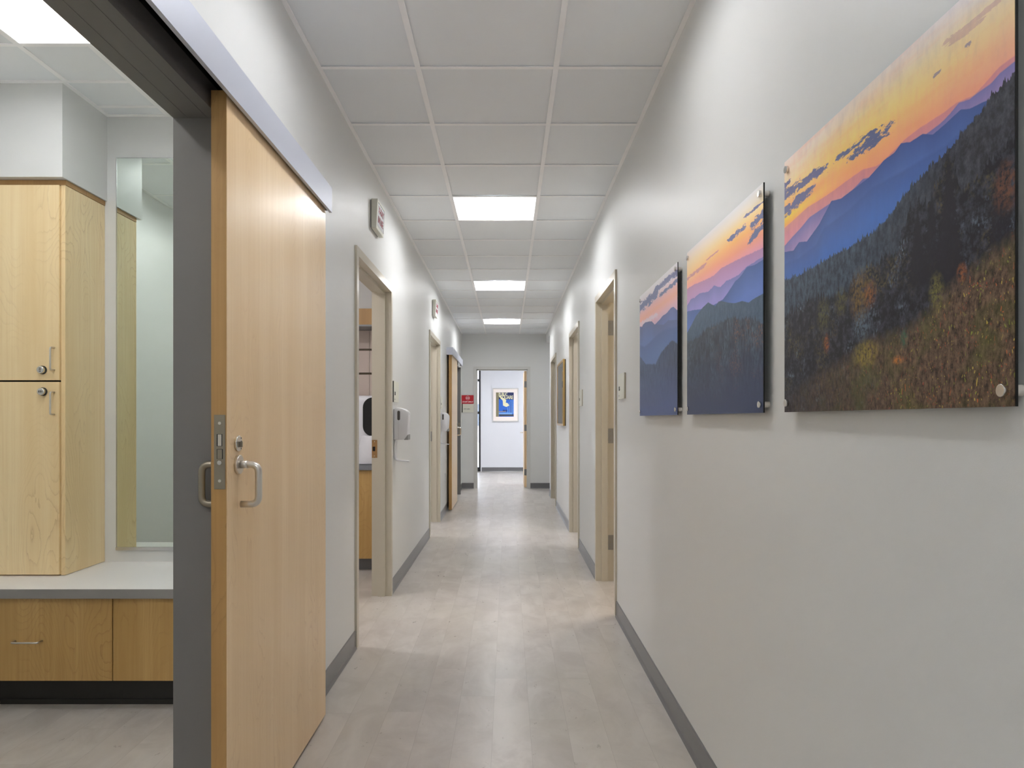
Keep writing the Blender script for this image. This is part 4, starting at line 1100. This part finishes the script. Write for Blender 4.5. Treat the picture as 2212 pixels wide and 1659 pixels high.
patch('steam_cloud', PY, [(.16, .84), (.24, .78), (.38, .66), (.40, .46), (.58, .40), (.70, .44), (.75, .47), (.66, .56), (.55, .58), (.58, .68), (.46, .76), (.33, .80), (.20, .90)], 3)
patch('lit_path', PG, [(.16, .20), (.56, .20), (.56, .22), (.16, .22)], 3)
for u_ in (.42, .50, .60): patch('carriage', PN, [(u_-.035, .22), (u_+.03, .22), (u_+.03, .28), (u_-.02, .29)], 4)
patch('ground', PS, [(.16, .10), (.90, .10), (.90, .16), (.16, .17)], 3)
for u_, h_ in ((.74, .60), (.84, .68), (.93, .70), (.64, .40)): patch('tree_trunk', PS, [(u_, .12), (u_+.035, .12), (u_+.028, h_), (u_+.008, h_)], 5)
for u_, h_ in ((.79, .62), (.885, .66)): patch('tree_shadow', PN, [(u_, .16), (u_+.02, .16), (u_+.015, h_), (u_+.004, h_)], 5)
patch('caption_band', PD, [(.19, .02), (1, .02), (1, .095), (.19, .095)], 4)
text('lettering', 'PUBLIC', PY, 0.100, (px0 + W_*.40, YW-0.0195, pz0 + H_*.92), '-y', ps, extrude=0.0003, bold=0.003, sx=0.66)
text('lettering', 'SQUARE', PY, 0.118, (px0 + W_*.61, YW-0.0195, pz0 + H_*.79), '-y', ps, extrude=0.0003, bold=0.003, sx=0.68)

# ------------------------------------------------------------------ lobby storefront and the outdoors
w1 = thing('window_1', 'black framed storefront glazing beside the white lobby wall', None, (-1.6, 17.35, 0), kind='structure')
b = MB()
for x in (-2.6, -1.65, -0.697): b.box(x, x+0.04, 17.285, 17.38, 0.0, 2.62)
for z0_, z1_ in ((0.0, 0.10), (1.385, 1.445), (2.17, 2.225), (2.57, 2.62)): b.box(-2.56, -0.697, 17.29, 17.375, z0_, z1_)
b.build('window_frame', STORE, w1)
for x0_, x1_ in ((-2.56, -1.65), (-1.61, -0.697)):
    for z0_, z1_ in ((0.10, 1.385), (1.445, 2.17), (2.225, 2.57)): MB().box(x0_, x1_, 17.33, 17.336, z0_, z1_).build('pane', GLASS, w1)
PAVE = mat('outdoor_concrete', (206, 204, 200), 0.9, bump=(20, .2, .01)); FAC = mat('outdoor_facade', (190, 184, 186), 0.9); FWN = mat('facade_window', (110, 118, 130), 0.2)
struct(MB().box(-30, 14, 17.45, 60, -0.12, -0.02).build('ground', PAVE), 'pale paving outside the storefront')
bd = thing('neighbouring_building', 'pale building outside, glimpsed through the storefront glass', 'building', (-1, 41, 0))
MB().box(-12, 8, 40, 44, -0.02, 4.0).build('wall', FAC, bd)
for i in range(7):
    MB().box(-11+i*2.8, -9.6+i*2.8, 39.96, 40.02, 0.9, 2.1).build('window', FWN, bd)

# ------------------------------------------------------------------ first left room (seen through its doorway)
bc = thing('base_cabinet', 'maple base cabinet seen through the first left doorway', 'cabinet', (-2.2, 6.28, 0))
for i in range(4):
    xa_ = -3.49 + i*0.63
    MB().box(xa_+0.002, xa_+0.628, 5.945, 5.965, 0.105, 0.835).build('door', MAPLE_DRAWER, bc)
MB().box(-3.495, -0.965, 5.966, 6.615, 0.10, 0.838).build('carcass', MAPLE_DRAWER, bc)
MB().box(-3.495, -0.965, 6.02, 6.60, 0, 0.10).build('toe_kick', BASE, bc)
tag(MB().box(-3.498, -0.962, 5.92, 6.618, 0.84, 0.88).build('countertop', GREYCOUNTER, origin=(-2.2, 6.27, 0.84)), 'dark grey countertop under the white appliance in the first left room', 'countertop')
uc = thing('wall_cabinet', 'maple cabinet band high up behind the first left doorway', 'cabinet', (-2.2, 6.45, 2.09))
MB().box(-3.495, -0.965, 6.30, 6.615, 2.09, 2.232).build('carcass', MAPLE_EDGE, uc)
MB().box(-3.495, -0.965, 6.295, 6.615, 2.075, 2.09).build('bottom_rail', GREYP, uc)
sp = thing('slatwall_panel', 'pale laminate panel with dark grooves below the high maple cabinet', 'wall panel', (-2.2, 6.6, 0.882))
b = MB()
for z0_, z1_ in ((0.882, 1.668), (1.688, 1.888), (1.908, 2.073)):
    for k in range(8):
        xa_ = -3.49 + 0.32*k - 0.02
        if xa_ < -3.49: xa_ = -3.49
        b.box(xa_+0.001, min(xa_+0.318, -0.966), 6.585, 6.615, z0_, z1_)
b.build('boards', LAMINATE, sp)
MB().box(-3.49, -0.966, 6.600, 6.617, 0.882, 2.073).build('grooves', mat('groove_brown', (96, 84, 66), .6), sp)
ap = thing('white_appliance', 'white tabletop appliance with a rounded black window, seen through the first left doorway', 'appliance', (-1.25, 6.2, 0.88))
MB().box(-1.50, -0.99, 6.10, 6.50, 0.90, 1.462, 0.05, 6).build('body', WHITEP, ap, smooth=True)
b = MB(); pts = []
for cx_, cz_, a0 in ((-1.10, 1.36, 0), (-1.145, 1.36, 90), (-1.145, 1.20, 180), (-1.10, 1.20, 270)):
    for k in range(9):
        a = math.radians(a0 + k*90/8); pts.append((cx_ + 0.085*math.cos(a), 6.098, cz_ + 0.085*math.sin(a)))
b.prism(pts, (0, -0.012, 0)); b.build('window', BLACK, ap)
b = MB(); b.cyl((-1.16, 6.12, 0.8815), (-1.16, 6.12, 1.12), 0.15, 0.085, n=40, bev=0.01); b.build('base', WHITEP, ap)

bpy.context.view_layer.update()
